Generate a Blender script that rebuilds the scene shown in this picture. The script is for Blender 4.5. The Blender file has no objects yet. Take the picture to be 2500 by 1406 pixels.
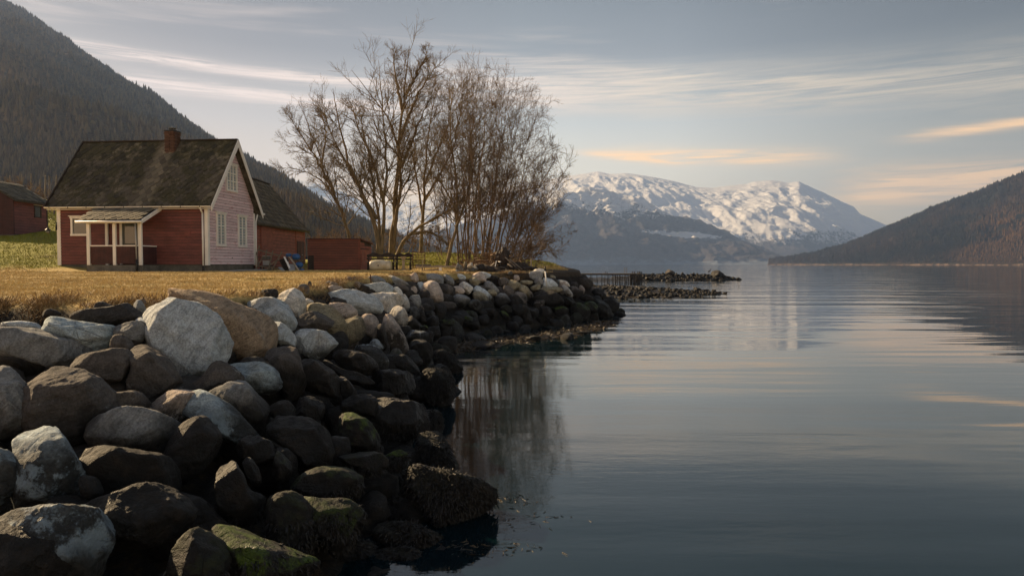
import bpy, bmesh, math, random
import numpy as np
from mathutils import Vector, Matrix

random.seed(7)
rng = np.random.default_rng(7)
C = bpy.context.scene.collection
SC = bpy.context.scene
R_ = math.radians

# ------------------------------------------------------------------ camera
CAM_Z = 2.6
FPX = 2500 * 24 / 36.0
TH = math.atan(58 / FPX)
cam_d = bpy.data.cameras.new("camera")
cam = bpy.data.objects.new("camera", cam_d)
C.objects.link(cam)
cam_d.lens = 24
cam_d.sensor_width = 36
cam_d.clip_start = 0.1
cam_d.clip_end = 30000
cam.location = (0, 0, CAM_Z)
cam.rotation_euler = (math.pi / 2 - TH, 0, 0)
SC.camera = cam

# ------------------------------------------------------------------ world, sun
SUN_AZ = R_(-60)      # from +Y, negative = to the left
SUN_EL = R_(27)
sun_dir = Vector((math.sin(SUN_AZ) * math.cos(SUN_EL), math.cos(SUN_AZ) * math.cos(SUN_EL), math.sin(SUN_EL)))
sd = bpy.data.lights.new("sun", 'SUN')
sun = bpy.data.objects.new("sun", sd)
C.objects.link(sun)
sd.energy = 5.0
sd.angle = R_(0.6)
sd.color = (1.0, 0.73, 0.42)
sun.rotation_euler = (-sun_dir).to_track_quat('-Z', 'Y').to_euler()
sun.location = (-30, 10, 40)

SC.view_settings.view_transform = 'Standard'
SC.view_settings.look = 'None'
SC.view_settings.gamma = 1
SC.view_settings.exposure = 1.1
SC.view_settings.use_curve_mapping = False
SC.render.engine = 'CYCLES'
SC.cycles.use_denoising = True
SC.cycles.max_bounces = 6
SC.cycles.volume_bounces = 0
SC.cycles.diffuse_bounces = 2
SC.cycles.glossy_bounces = 3
SC.cycles.transparent_max_bounces = 6
SC.cycles.caustics_reflective = False
SC.cycles.sample_clamp_indirect = 4


class NT:
    """small helper for node trees"""
    def __init__(s, tree):
        s.t = tree

    def n(s, typ, **kw):
        nd = s.t.nodes.new(typ)
        for k, v in kw.items():
            if k.startswith('i_'):
                key = k[2:]
                key = int(key) if key.isdigit() else key
                if isinstance(v, bpy.types.NodeSocket):
                    s.t.links.new(v, nd.inputs[key])
                else:
                    nd.inputs[key].default_value = v
            else:
                setattr(nd, k, v)
        return nd

    def link(s, a, b):
        s.t.links.new(a, b)

    def m(s, op, a, b=0.0, c=0.0, clamp=False):
        nd = s.t.nodes.new('ShaderNodeMath')
        nd.operation = op
        nd.use_clamp = clamp
        for i, v in enumerate((a, b, c)):
            if isinstance(v, bpy.types.NodeSocket):
                s.t.links.new(v, nd.inputs[i])
            else:
                nd.inputs[i].default_value = v
        return nd.outputs[0]

    def mix(s, f, a, b, blend='MIX'):
        nd = s.t.nodes.new('ShaderNodeMix')
        nd.data_type = 'RGBA'
        nd.blend_type = blend
        for key, v in ((0, f), (6, a), (7, b)):
            if isinstance(v, bpy.types.NodeSocket):
                s.t.links.new(v, nd.inputs[key])
            else:
                nd.inputs[key].default_value = (tuple(v) + (1,)) if (key != 0 and len(v) == 3) else v
        return nd.outputs[2]

    def ramp(s, fac, stops, interp='LINEAR'):
        nd = s.t.nodes.new('ShaderNodeValToRGB')
        cr = nd.color_ramp
        cr.interpolation = interp
        while len(cr.elements) < len(stops):
            cr.elements.new(0.5)
        for e, (p, c) in zip(cr.elements, stops):
            e.position = p
            e.color = (c, c, c, 1) if isinstance(c, (int, float)) else tuple(c) + (1,)
        s.t.links.new(fac, nd.inputs[0])
        return nd.outputs[0]

    def step(s, v, a, b):
        nd = s.t.nodes.new('ShaderNodeMapRange')
        nd.interpolation_type = 'SMOOTHSTEP'
        s.t.links.new(v, nd.inputs[0])
        nd.inputs[1].default_value = a
        nd.inputs[2].default_value = b
        return nd.outputs[0]

    def noise(s, vec, scale, detail=4, rough=0.55, dist=0.0):
        nd = s.t.nodes.new('ShaderNodeTexNoise')
        if vec is not None:
            s.t.links.new(vec, nd.inputs['Vector'])
        nd.inputs['Scale'].default_value = scale
        nd.inputs['Detail'].default_value = detail
        nd.inputs['Roughness'].default_value = rough
        nd.inputs['Distortion'].default_value = dist
        return nd.outputs[0]

    def mapping(s, vec, scale=(1, 1, 1), rot=(0, 0, 0), loc=(0, 0, 0)):
        nd = s.t.nodes.new('ShaderNodeMapping')
        s.t.links.new(vec, nd.inputs[0])
        nd.inputs[1].default_value = loc
        nd.inputs[2].default_value = rot
        nd.inputs[3].default_value = scale
        return nd.outputs[0]


world = bpy.data.worlds.new("World")
SC.world = world
world.use_nodes = True
W = NT(world.node_tree)
for nd in list(world.node_tree.nodes):
    world.node_tree.nodes.remove(nd)
sky = W.n('ShaderNodeTexSky')
sky.sky_type = 'NISHITA'
sky.sun_disc = False
sky.sun_elevation = SUN_EL
sky.sun_rotation = SUN_AZ
sky.air_density = 1.2
sky.dust_density = 3.0
tc = W.n('ShaderNodeTexCoord').outputs['Generated']
sx = W.n('ShaderNodeSeparateXYZ', i_0=tc)
X_, Y_, Z_ = sx.outputs
horiz = W.m('SQRT', W.m('ADD', W.m('MULTIPLY', X_, X_), W.m('ADD', W.m('MULTIPLY', Y_, Y_), 1e-5)))
tel = W.m('DIVIDE', Z_, horiz)                    # tangent of the elevation
az = W.m('ARCTAN2', X_, Y_)                       # 0 ahead, + right
# high thin veil: gradient with elevation, paler towards the sun on the left
veil = W.ramp(W.m('MULTIPLY', tel, 1.0, clamp=True), [
    (0.0, (0.92, 0.64, 0.34)), (0.06, (0.88, 0.67, 0.38)), (0.13, (0.66, 0.58, 0.42)), (0.20, (0.41, 0.41, 0.365)),
    (0.30, (0.158, 0.168, 0.170)), (0.42, (0.078, 0.092, 0.100)), (1.0, (0.078, 0.096, 0.118))])
leftness = W.step(az, 0.75, -0.55)
behind = W.step(W.m('ABSOLUTE', az), 1.0, 2.2)
lf = W.m('MAXIMUM', leftness, W.m('MULTIPLY', behind, 0.6))
veil_l = W.mix(1.0, veil, W.ramp(lf, [(0.0, (0.33, 0.34, 0.345)), (0.35, (0.90, 0.90, 0.93)), (0.6, (1.0, 0.98, 0.99)), (1.0, (0.78, 0.64, 0.63))]), 'MULTIPLY')
nsky = W.mix(1.0, sky.outputs[0], (0.10, 0.10, 0.10), 'MULTIPLY')
base = W.mix(0.92, nsky, veil_l)
# cloud streaks
cvec = W.n('ShaderNodeCombineXYZ', i_0=W.m('MULTIPLY', az, 1.0), i_1=W.m('MULTIPLY', tel, 9.0), i_2=0.3).outputs[0]
n1 = W.noise(cvec, 2.2, 5, 0.6, 0.6)
n2 = W.noise(W.mapping(cvec, (1.0, 2.2, 1.0), rot=(0, 0, 0.12)), 5.0, 8, 0.68, 0.9)
tilt = W.m('ADD', tel, W.m('MULTIPLY', W.m('SUBTRACT', n1, 0.5), 0.028))


def band(el_at0, slope, wid, az0, az1, soft, amp, low_soft=None):
    """a streak of cirrus: elevation = el_at0 + slope*az, between az0 and az1"""
    d = W.m('SUBTRACT', tilt, W.m('ADD', W.m('MULTIPLY', az, slope), el_at0))
    e = W.m('DIVIDE', d, wid)
    g = W.m('EXPONENT', W.m('MULTIPLY', W.m('MULTIPLY', e, e), -1.0))
    a = W.m('MULTIPLY', W.step(az, az0 - soft, az0 + soft), W.step(az, az1 + soft, az1 - soft))
    n = W.m('MULTIPLY', W.step(n2, 0.30, 0.72), 1.5)
    return W.m('MULTIPLY', W.m('MULTIPLY', g, a), W.m('MULTIPLY', n, amp))


white_c = band(0.252, -0.02, 0.008, -0.85, -0.15, 0.12, 1.1)
white_c = W.m('ADD', white_c, band(0.220, -0.02, 0.008, -0.75, -0.10, 0.12, 1.2))
white_c = W.m('ADD', white_c, band(0.255, -0.055, 0.030, -0.12, 0.9, 0.10, 0.85))
white_c = W.m('ADD', white_c, band(0.30, -0.15, 0.010, -0.14, 0.5, 0.12, 0.28))
gen = W.m('MULTIPLY', W.step(n1, 0.52, 0.78), 0.30)
white_c = W.m('ADD', white_c, gen, clamp=True)
org_c = band(0.163, -0.05, 0.010, 0.17, 0.40, 0.09, 1.2)
org_c = W.m('ADD', org_c, band(0.172, -0.12, 0.006, 0.12, 0.24, 0.05, 0.9))
org_c = W.m('ADD', org_c, band(0.088, 0.02, 0.020, 0.46, 0.66, 0.05, 1.3))
org_c = W.m('ADD', org_c, band(0.135, 0.05, 0.006, 0.53, 0.75, 0.05, 0.7))
org_c = W.m('ADD', org_c, band(0.105, 0.0, 0.02, -0.30, 0.02, 0.10, 0.5), clamp=True)
white_col = W.ramp(leftness, [(0.0, (0.30, 0.26, 0.20)), (0.35, (0.48, 0.40, 0.31)), (0.6, (0.55, 0.45, 0.37)), (1.0, (0.56, 0.45, 0.39))])
c1 = W.mix(W.m('MULTIPLY', white_c, 1.0), base, white_col)
c2 = W.mix(W.m('MULTIPLY', org_c, 0.8), c1, (0.95, 0.55, 0.22))
bg = W.n('ShaderNodeBackground', i_0=c2, i_1=1.0)
wo = W.n('ShaderNodeOutputWorld')
W.link(bg.outputs[0], wo.inputs[0])

# ------------------------------------------------------------------ projection helpers (pixel of the 2500 px photo -> world point)
CAMP = np.array([0, 0, CAM_Z])


def ray(px, py):
    u = (px - 1250) / FPX
    v = (703 - py) / FPX
    return np.array([u, math.cos(TH) + v * math.sin(TH), -math.sin(TH) + v * math.cos(TH)])


def at(px, py, Y):
    d = ray(px, py)
    return CAMP + d * (Y / d[1])


def onz(px, py, z):
    d = ray(px, py)
    return CAMP + d * ((z - CAM_Z) / d[2])


# ------------------------------------------------------------------ numpy noise
def _hash(ix, iy, iz, seed):
    h = (ix.astype(np.int64) * 374761393 + iy.astype(np.int64) * 668265263 + iz.astype(np.int64) * 2147483647 + seed * 1013904223) & 0xFFFFFFFF
    h = ((h ^ (h >> 13)) * 1274126177) & 0xFFFFFFFF
    h = (h ^ (h >> 16)) & 0xFFFFFFFF
    return h / 4294967295.0


def vnoise(p, seed=0):
    f = np.floor(p)
    t = p - f
    t = t * t * (3 - 2 * t)
    i = f.astype(np.int64)
    out = 0
    for dx in (0, 1):
        for dy in (0, 1):
            for dz in (0, 1):
                w = (t[:, 0] if dx else 1 - t[:, 0]) * (t[:, 1] if dy else 1 - t[:, 1]) * (t[:, 2] if dz else 1 - t[:, 2])
                out = out + w * _hash(i[:, 0] + dx, i[:, 1] + dy, i[:, 2] + dz, seed)
    return out * 2 - 1


def fbm(p, octv=4, seed=0, gain=0.5):
    s = 0
    a = 1.0
    for o in range(octv):
        s = s + a * vnoise(p * (2.03 ** o) + 17.3 * o, seed + o)
        a *= gain
    return s


def ridged(p, octv=4, seed=0):
    s = 0
    a = 1.0
    for o in range(octv):
        s = s + a * (1 - 2 * np.abs(vnoise(p * (2.1 ** o) + 9.1 * o, seed + o)))
        a *= 0.5
    return s


# ------------------------------------------------------------------ mesh helpers
def np_mesh(name, verts, faces, smooth=False):
    me = bpy.data.meshes.new(name)
    verts = np.asarray(verts, dtype=np.float32)
    faces = np.asarray(faces, dtype=np.int32)
    k = faces.shape[1]
    me.vertices.add(len(verts))
    me.vertices.foreach_set('co', verts.ravel())
    me.loops.add(faces.size)
    me.loops.foreach_set('vertex_index', faces.ravel())
    me.polygons.add(len(faces))
    me.polygons.foreach_set('loop_start', np.arange(0, faces.size, k, dtype=np.int32))
    me.polygons.foreach_set('use_smooth', np.full(len(faces), smooth))
    me.update(calc_edges=True)
    return me


def link(name, me, mat=None, parent=None, loc=None, rot=None):
    o = bpy.data.objects.new(name, me)
    C.objects.link(o)
    if mat is not None and me is not None and len(me.materials) == 0:
        me.materials.append(mat)
    if parent is not None:
        o.parent = parent
    if loc is not None:
        o.location = loc
    if rot is not None:
        o.rotation_euler = rot
    return o


def tag(o, label=None, cat=None, group=None, kind=None):
    if label:
        o['label'] = label
    if cat:
        o['category'] = cat
    if group:
        o['group'] = group
    if kind:
        o['kind'] = kind
    return o


def thing(name, label, cat, loc=(0, 0, 0), rz=0.0, group=None):
    o = bpy.data.objects.new(name, None)
    o.empty_display_size = 0.3
    C.objects.link(o)
    o.location = loc
    o.rotation_euler = (0, 0, rz)
    return tag(o, label, cat, group)


class MB:
    def __init__(s):
        s.v = []
        s.f = []

    def poly(s, pts, faces):
        b = len(s.v)
        s.v += [tuple(p) for p in pts]
        s.f += [tuple(b + i for i in f) for f in faces]
        return s

    def box(s, x0, x1, y0, y1, z0, z1):
        return s.poly([(x0, y0, z0), (x1, y0, z0), (x1, y1, z0), (x0, y1, z0), (x0, y0, z1), (x1, y0, z1), (x1, y1, z1), (x0, y1, z1)],
                      [(0, 3, 2, 1), (4, 5, 6, 7), (0, 1, 5, 4), (1, 2, 6, 5), (2, 3, 7, 6), (3, 0, 4, 7)])

    def beam(s, a, b, w, h=None, up=(0, 0, 1)):
        """rectangular bar from a to b"""
        h = h or w
        a = Vector(a); b = Vector(b)
        t = (b - a).normalized()
        u = Vector(up)
        sd_ = t.cross(u)
        if sd_.length < 1e-3:
            sd_ = t.cross(Vector((1, 0, 0)))
        sd_.normalize()
        u = sd_.cross(t)
        pts = []
        for p in (a, b):
            for i, j in ((-1, -1), (1, -1), (1, 1), (-1, 1)):
                pts.append(p + sd_ * (w / 2 * i) + u * (h / 2 * j))
        return s.poly(pts, [(0, 3, 2, 1), (4, 5, 6, 7), (0, 1, 5, 4), (1, 2, 6, 5), (2, 3, 7, 6), (3, 0, 4, 7)])

    def tube(s, a, b, r0, r1=None, n=10, caps=True):
        r1 = r0 if r1 is None else r1
        a = Vector(a); b = Vector(b)
        t = (b - a).normalized()
        x = t.orthogonal().normalized()
        y = t.cross(x)
        pts = []
        for p, r in ((a, r0), (b, r1)):
            for i in range(n):
                an = 2 * math.pi * i / n
                pts.append(p + x * (r * math.cos(an)) + y * (r * math.sin(an)))
        fs = [(i, (i + 1) % n, n + (i + 1) % n, n + i) for i in range(n)]
        if caps:
            fs += [tuple(range(n - 1, -1, -1)), tuple(range(n, 2 * n))]
        return s.poly(pts, fs)

    def lathe(s, o, axis, prof, n=16):
        """prof = [(dist along axis, radius)]"""
        o = Vector(o); t = Vector(axis).normalized()
        x = t.orthogonal().normalized(); y = t.cross(x)
        pts = []
        for d, r in prof:
            for i in range(n):
                an = 2 * math.pi * i / n
                pts.append(o + t * d + x * (r * math.cos(an)) + y * (r * math.sin(an)))
        m = len(prof)
        fs = [(k * n + i, k * n + (i + 1) % n, (k + 1) * n + (i + 1) % n, (k + 1) * n + i) for k in range(m - 1) for i in range(n)]
        fs += [tuple(range(n - 1, -1, -1)), tuple(range((m - 1) * n, m * n))]
        return s.poly(pts, fs)

    def prism(s, outline, thick, axis='y', off=0.0):
        """outline = list of 2d points; extruded along axis"""
        n = len(outline)
        pts = []
        for k in (0, 1):
            for a, b in outline:
                c = off + thick * k
                pts.append((a, c, b) if axis == 'y' else ((c, a, b) if axis == 'x' else (a, b, c)))
        fs = [(i, (i + 1) % n, n + (i + 1) % n, n + i) for i in range(n)]
        fs += [tuple(range(n - 1, -1, -1)), tuple(range(n, 2 * n))]
        return s.poly(pts, fs)

    def mesh(s, name, smooth=False, bevel=0.0):
        me = bpy.data.meshes.new(name)
        me.from_pydata([tuple(p) for p in s.v], [], s.f)
        bm = bmesh.new()
        bm.from_mesh(me)
        bmesh.ops.recalc_face_normals(bm, faces=bm.faces)
        if bevel > 0:
            bmesh.ops.bevel(bm, geom=bm.edges[:], offset=bevel, segments=1, affect='EDGES')
        bm.to_mesh(me)
        bm.free()
        if smooth:
            me.polygons.foreach_set('use_smooth', [True] * len(me.polygons))
        return me

    def build(s, name, mat, parent=None, smooth=False, bevel=0.0, loc=None, rot=None):
        return link(name, s.mesh(name, smooth, bevel), mat, parent, loc, rot)


# ------------------------------------------------------------------ materials
def new_mat(name):
    m = bpy.data.materials.new(name)
    m.use_nodes = True
    t = m.node_tree
    for nd in list(t.nodes):
        t.nodes.remove(nd)
    N = NT(t)
    bs = N.n('ShaderNodeBsdfPrincipled')
    out = N.n('ShaderNodeOutputMaterial')
    N.link(bs.outputs[0], out.inputs[0])
    return m, N, bs


def set_bump(N, bs, height, dist=0.02, strength=1.0):
    b = N.n('ShaderNodeBump')
    b.inputs['Strength'].default_value = strength
    b.inputs['Distance'].default_value = dist
    N.link(height, b.inputs['Height'])
    N.link(b.outputs[0], bs.inputs['Normal'])
    return b


def mat_simple(name, col, rough=0.7, var=0.25, scale=6.0, bump=0.004, stretch=(1, 1, 1), world_pos=True, metal=0.0, col2=None, rand=0.0):
    m, N, bs = new_mat(name)
    if world_pos:
        vec = N.n('ShaderNodeNewGeometry').outputs['Position']
    else:
        vec = N.n('ShaderNodeTexCoord').outputs['Object']
    vec = N.mapping(vec, stretch)
    n = N.noise(vec, scale, 6, 0.6)
    c2 = col2 or tuple(c * (1 - var) for c in col)
    c = N.mix(N.step(n, 0.35, 0.65), col, c2)
    n3 = N.noise(vec, scale * 7, 3, 0.6)
    c = N.mix(1.0, c, N.ramp(n3, [(0.25, 1 - var * 0.8), (0.75, 1.0 + var * 0.3)]), 'MULTIPLY')
    if rand:
        r = N.n('ShaderNodeObjectInfo').outputs['Random']
        c = N.mix(1.0, c, N.ramp(r, [(0.0, 1 - rand), (1.0, 1.0 + rand * 0.5)]), 'MULTIPLY')
    N.link(c, bs.inputs['Base Color'])
    bs.inputs['Roughness'].default_value = rough
    bs.inputs['Metallic'].default_value = metal
    set_bump(N, bs, n3, bump)
    return m


def mat_rock():
    """colour of the stone from the object colour; foliation, speckle, lichen, dark band near the tide, moss from object alpha"""
    m, N, bs = new_mat('rock')
    oi = N.n('ShaderNodeObjectInfo')
    tco = N.n('ShaderNodeTexCoord').outputs['Object']
    geo = N.n('ShaderNodeNewGeometry')
    rnd = oi.outputs['Random']
    off = N.n('ShaderNodeVectorMath', operation='ADD')
    N.link(tco, off.inputs[0])
    cx = N.n('ShaderNodeCombineXYZ', i_0=N.m('MULTIPLY', rnd, 37.0), i_1=N.m('MULTIPLY', rnd, 91.0), i_2=N.m('MULTIPLY', rnd, 53.0))
    N.link(cx.outputs[0], off.inputs[1])
    v = off.outputs[0]
    rot = N.n('ShaderNodeVectorRotate', rotation_type='EULER_XYZ')
    N.link(v, rot.inputs['Vector'])
    N.link(N.n('ShaderNodeCombineXYZ', i_0=N.m('MULTIPLY', rnd, 11.0), i_1=N.m('MULTIPLY', rnd, 7.0), i_2=0.4).outputs[0], rot.inputs['Rotation'])
    foli = N.mapping(rot.outputs[0], (1.2, 1.2, 5.0))
    nf = N.noise(foli, 1.7, 5, 0.55, 1.2)
    nb = N.noise(v, 1.7, 4, 0.6)
    nm = N.noise(v, 9.0, 6, 0.65)
    ns = N.noise(v, 55.0, 3, 0.75)
    nss = N.noise(v, 140.0, 2, 0.7)
    col = oi.outputs['Color']
    c = N.mix(1.0, col, N.ramp(nf, [(0.28, 0.58), (0.42, 0.95), (0.50, 1.14), (0.58, 0.84), (0.72, 1.05)]), 'MULTIPLY')
    # iron staining
    c = N.mix(N.m('MULTIPLY', N.step(nb, 0.52, 0.75), 0.45), c, N.mix(1.0, col, (0.95, 0.70, 0.46), 'MULTIPLY'))
    c = N.mix(1.0, c, N.ramp(nm, [(0.28, 0.58), (0.5, 1.0), (0.72, 1.16)]), 'MULTIPLY')
    c = N.mix(1.0, c, N.ramp(ns, [(0.36, 0.66), (0.50, 1.0), (0.66, 1.25)]), 'MULTIPLY')
    # pale lichen crust
    lich = N.m('MULTIPLY', N.step(N.noise(v, 5.0, 7, 0.75), 0.60, 0.68), 0.55)
    c = N.mix(lich, c, (0.34, 0.345, 0.33))
    # thin dark veins
    vn = N.n('ShaderNodeTexVoronoi', feature='DISTANCE_TO_EDGE')
    N.link(N.mapping(rot.outputs[0], (1.0, 4.2, 1.4)), vn.inputs['Vector'])
    vn.inputs['Scale'].default_value = 1.7
    crack = N.m('MULTIPLY', N.step(vn.outputs['Distance'], 0.010, 0.0), N.step(nb, 0.55, 0.68))
    c = N.mix(N.m('MULTIPLY', crack, 0.7), c, (0.03, 0.027, 0.025))
    # tide band near the water: black lichen, wet weed film, painted deep shade
    pz = N.n('ShaderNodeSeparateXYZ', i_0=geo.outputs['Position']).outputs[2]
    wob = N.noise(geo.outputs['Position'], 1.6, 5, 0.65)
    hz = N.m('ADD', pz, N.m('MULTIPLY', N.m('SUBTRACT', wob, 0.5), 1.1))
    tide = N.step(hz, 1.50, 1.0)
    film = N.mix(N.step(nm, 0.45, 0.7), (0.005, 0.004, 0.003), (0.020, 0.014, 0.009))
    c = N.mix(N.m('MULTIPLY', tide, 0.95), c, film)
    # pale patches where the dark film has worn off (lighter stones only)
    cg = N.n('ShaderNodeSeparateColor', i_0=oi.outputs['Color']).outputs[1]
    wear = N.m('MULTIPLY', N.m('MULTIPLY', N.step(N.noise(v, 2.6, 8, 0.72), 0.50, 0.57), N.step(cg, 0.25, 0.38)), N.step(hz, 0.65, 1.0))
    c = N.mix(N.m('MULTIPLY', wear, N.m('MULTIPLY', tide, 0.75)), c, N.mix(1.0, col, N.mix(nm, (0.35, 0.38, 0.42), (1.0, 1.06, 1.12)), 'MULTIPLY'))
    # moss / green algae
    nz = N.n('ShaderNodeSeparateXYZ', i_0=geo.outputs['Normal']).outputs[2]
    al = N.m('SUBTRACT', 1.0, oi.outputs['Alpha'])
    mk = N.m('MULTIPLY', N.step(N.m('ADD', nz, N.m('MULTIPLY', N.m('SUBTRACT', nb, 0.5), 1.6)), 0.15, 0.6), al)
    mk = N.m('MULTIPLY', mk, N.m('MULTIPLY', N.step(nm, 0.34, 0.55), N.step(N.noise(v, 4.0, 4, 0.7), 0.38, 0.56)))
    c = N.mix(mk, c, N.mix(ns, (0.014, 0.028, 0.003), (0.10, 0.155, 0.009)))
    N.link(c, bs.inputs['Base Color'])
    ro = N.m('SUBTRACT', 0.86, N.m('MULTIPLY', tide, N.m('ADD', 0.16, N.m('MULTIPLY', N.step(wob, 0.5, 0.6), 0.28))))
    N.link(ro, bs.inputs['Roughness'])
    bs.inputs['Specular IOR Level'].default_value = 0.35
    h = N.m('ADD', N.m('MULTIPLY', nm, 1.0), N.m('MULTIPLY', ns, 0.22))
    h = N.m('ADD', h, N.m('MULTIPLY', nf, 0.8))
    h = N.m('ADD', h, N.m('MULTIPLY', nss, 0.08))
    h = N.m('SUBTRACT', h, N.m('MULTIPLY', crack, 0.5))
    set_bump(N, bs, h, 0.06)
    return m


M = {}
M['rock'] = mat_rock()
M['weed'] = mat_simple('seaweed', (0.010, 0.0065, 0.004), 0.5, 0.5, 9.0, 0.01, col2=(0.004, 0.003, 0.003))
M['weed_gold'] = mat_simple('seaweed_gold', (0.11, 0.065, 0.016), 0.33, 0.5, 5.0, 0.02, col2=(0.016, 0.011, 0.006))
M['white'] = mat_simple('white_paint', (0.86, 0.84, 0.80), 0.55, 0.10, 5.0, 0.002, (1, 1, 0.5))
M['red'] = mat_simple('red_paint', (0.21, 0.062, 0.048), 0.62, 0.35, 1.6, 0.003, (1, 1, 3), rand=0.16)
M['rust_red'] = mat_simple('rust_red_paint', (0.19, 0.052, 0.026), 0.6, 0.30, 1.2, 0.003, (1, 1, 3), rand=0.12)
M['barn_red'] = mat_simple('faded_red_paint', (0.38, 0.12, 0.075), 0.7, 0.30, 2.2, 0.004, (1, 1, 3), rand=0.14)
M['dark_red'] = mat_simple('dark_red_paint', (0.07, 0.020, 0.017), 0.7, 0.35, 2.0, 0.003, (1, 1, 3), rand=0.16)
M['concrete'] = mat_simple('concrete', (0.16, 0.15, 0.13), 0.85, 0.35, 3.0, 0.004)
M['door_green'] = mat_simple('green_grey_paint', (0.07, 0.08, 0.065), 0.5, 0.2, 3.0, 0.001)
M['wood_grey'] = mat_simple('weathered_wood', (0.27, 0.22, 0.165), 0.8, 0.4, 5.0, 0.004, rand=0.3)
M['wood_dark'] = mat_simple('dark_wood', (0.045, 0.030, 0.020), 0.75, 0.4, 4.0, 0.004, rand=0.3)
M['wood_pale'] = mat_simple('pale_wood', (0.40, 0.33, 0.25), 0.75, 0.35, 5.0, 0.004, rand=0.25)
M['metal_dark'] = mat_simple('dark_metal', (0.03, 0.028, 0.025), 0.5, 0.3, 6.0, 0.001, metal=0.4)
M['rust'] = mat_simple('rusty_iron', (0.13, 0.05, 0.022), 0.8, 0.4, 12.0, 0.003)
M['zinc'] = mat_simple('zinc', (0.42, 0.43, 0.44), 0.5, 0.2, 4.0, 0.001, metal=0.3)
M['blue'] = mat_simple('blue_plastic', (0.035, 0.13, 0.36), 0.45, 0.3, 6.0, 0.001)
M['plastic'] = mat_simple('white_plastic', (0.55, 0.52, 0.43), 0.45, 0.25, 2.5, 0.002, col2=(0.44, 0.38, 0.26))
M['bird'] = mat_simple('bird_feathers', (0.04, 0.04, 0.045), 0.8, 0.3, 20, 0.001)


def mat_faded():
    """pinkish, chalked red paint with patches of older red, in rows"""
    m, N, bs = new_mat('chalked_pink_paint')
    p = N.n('ShaderNodeNewGeometry').outputs['Position']
    v = N.mapping(p, (1.5, 1.5, 5.0))
    n = N.noise(v, 1.6, 6, 0.65, 0.4)
    n2 = N.noise(N.mapping(p, (4, 4, 30)), 2.0, 4, 0.7)
    c = N.mix(N.step(n, 0.50, 0.68), (0.80, 0.63, 0.66), (0.60, 0.35, 0.37))
    c = N.mix(1.0, c, N.ramp(n2, [(0.3, 0.78), (0.7, 1.12)]), 'MULTIPLY')
    r = N.n('ShaderNodeObjectInfo').outputs['Random']
    c = N.mix(1.0, c, N.ramp(r, [(0, 0.85), (1, 1.08)]), 'MULTIPLY')
    N.link(c, bs.inputs['Base Color'])
    bs.inputs['Roughness'].default_value = 0.6
    set_bump(N, bs, n2, 0.004)
    return m


M['pink'] = mat_faded()


def mat_glass(name, col):
    m, N, bs = new_mat(name)
    p = N.n('ShaderNodeNewGeometry').outputs['Position']
    n = N.noise(p, 1.3, 2, 0.5)
    c = N.mix(n, tuple(x * 0.8 for x in col), tuple(x * 1.15 for x in col))
    N.link(c, bs.inputs['Base Color'])
    bs.inputs['Roughness'].default_value = 0.04
    bs.inputs['Specular IOR Level'].default_value = 0.9
    set_bump(N, bs, n, 0.004)
    return m


M['glass'] = mat_glass('window_glass', (0.10, 0.11, 0.10))
M['curtain_glass'] = mat_glass('glass_over_white_curtain', (0.33, 0.40, 0.40))


def mat_slate(name, moss, streak=None):
    m, N, bs = new_mat(name)
    geo = N.n('ShaderNodeNewGeometry')
    p = geo.outputs['Position']
    r = N.n('ShaderNodeObjectInfo').outputs['Random']
    isl = geo.outputs['Random Per Island']
    n = N.noise(p, 1.1, 6, 0.65, 0.3)
    n2 = N.noise(p, 14.0, 5, 0.7)
    stone = N.mix(n2, (0.08, 0.068, 0.045), (0.19, 0.16, 0.11))
    mossc = N.mix(n2, (0.010, 0.009, 0.003), (0.062, 0.053, 0.019))
    nmed = N.noise(p, 5.0, 5, 0.7)
    mk = N.m('MULTIPLY', N.step(N.m('ADD', N.m('MULTIPLY', n, 0.6), N.m('ADD', N.m('MULTIPLY', nmed, 0.4), N.m('MULTIPLY', N.m('SUBTRACT', r, 0.5), 0.16))), 0.40, 0.56), moss)
    if streak:
        # run-off below the chimney keeps the slates bare
        ex, x0, wid = streak
        dt = N.n('ShaderNodeVectorMath', operation='DOT_PRODUCT')
        N.link(p, dt.inputs[0])
        dt.inputs[1].default_value = ex
        d = N.m('ABSOLUTE', N.m('SUBTRACT', N.m('ADD', dt.outputs['Value'], N.m('MULTIPLY', n, 0.3)), x0))
        mk = N.m('MULTIPLY', mk, N.step(d, wid * 0.5, wid * 1.5))
    c = N.mix(mk, stone, mossc)
    c = N.mix(1.0, c, N.ramp(r, [(0, 0.40), (1, 1.5)]), 'MULTIPLY')
    c = N.mix(1.0, c, N.ramp(isl, [(0, 0.5), (1, 1.4)]), 'MULTIPLY')
    N.link(c, bs.inputs['Base Color'])
    bs.inputs['Roughness'].default_value = 0.85
    set_bump(N, bs, N.m('ADD', n2, N.m('MULTIPLY', n, 0.5)), 0.03)
    return m


def mat_brick():
    m, N, bs = new_mat('brick_clay')
    p = N.n('ShaderNodeNewGeometry').outputs['Position']
    r = N.n('ShaderNodeObjectInfo').outputs['Random']
    n = N.noise(p, 20, 4, 0.6)
    c = N.mix(r, (0.075, 0.036, 0.022), (0.15, 0.082, 0.052))
    c = N.mix(1.0, c, N.ramp(n, [(0.3, 0.65), (0.7, 1.15)]), 'MULTIPLY')
    N.link(c, bs.inputs['Base Color'])
    bs.inputs['Roughness'].default_value = 0.9
    set_bump(N, bs, n, 0.01)
    return m


M['brick'] = mat_brick()


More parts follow.
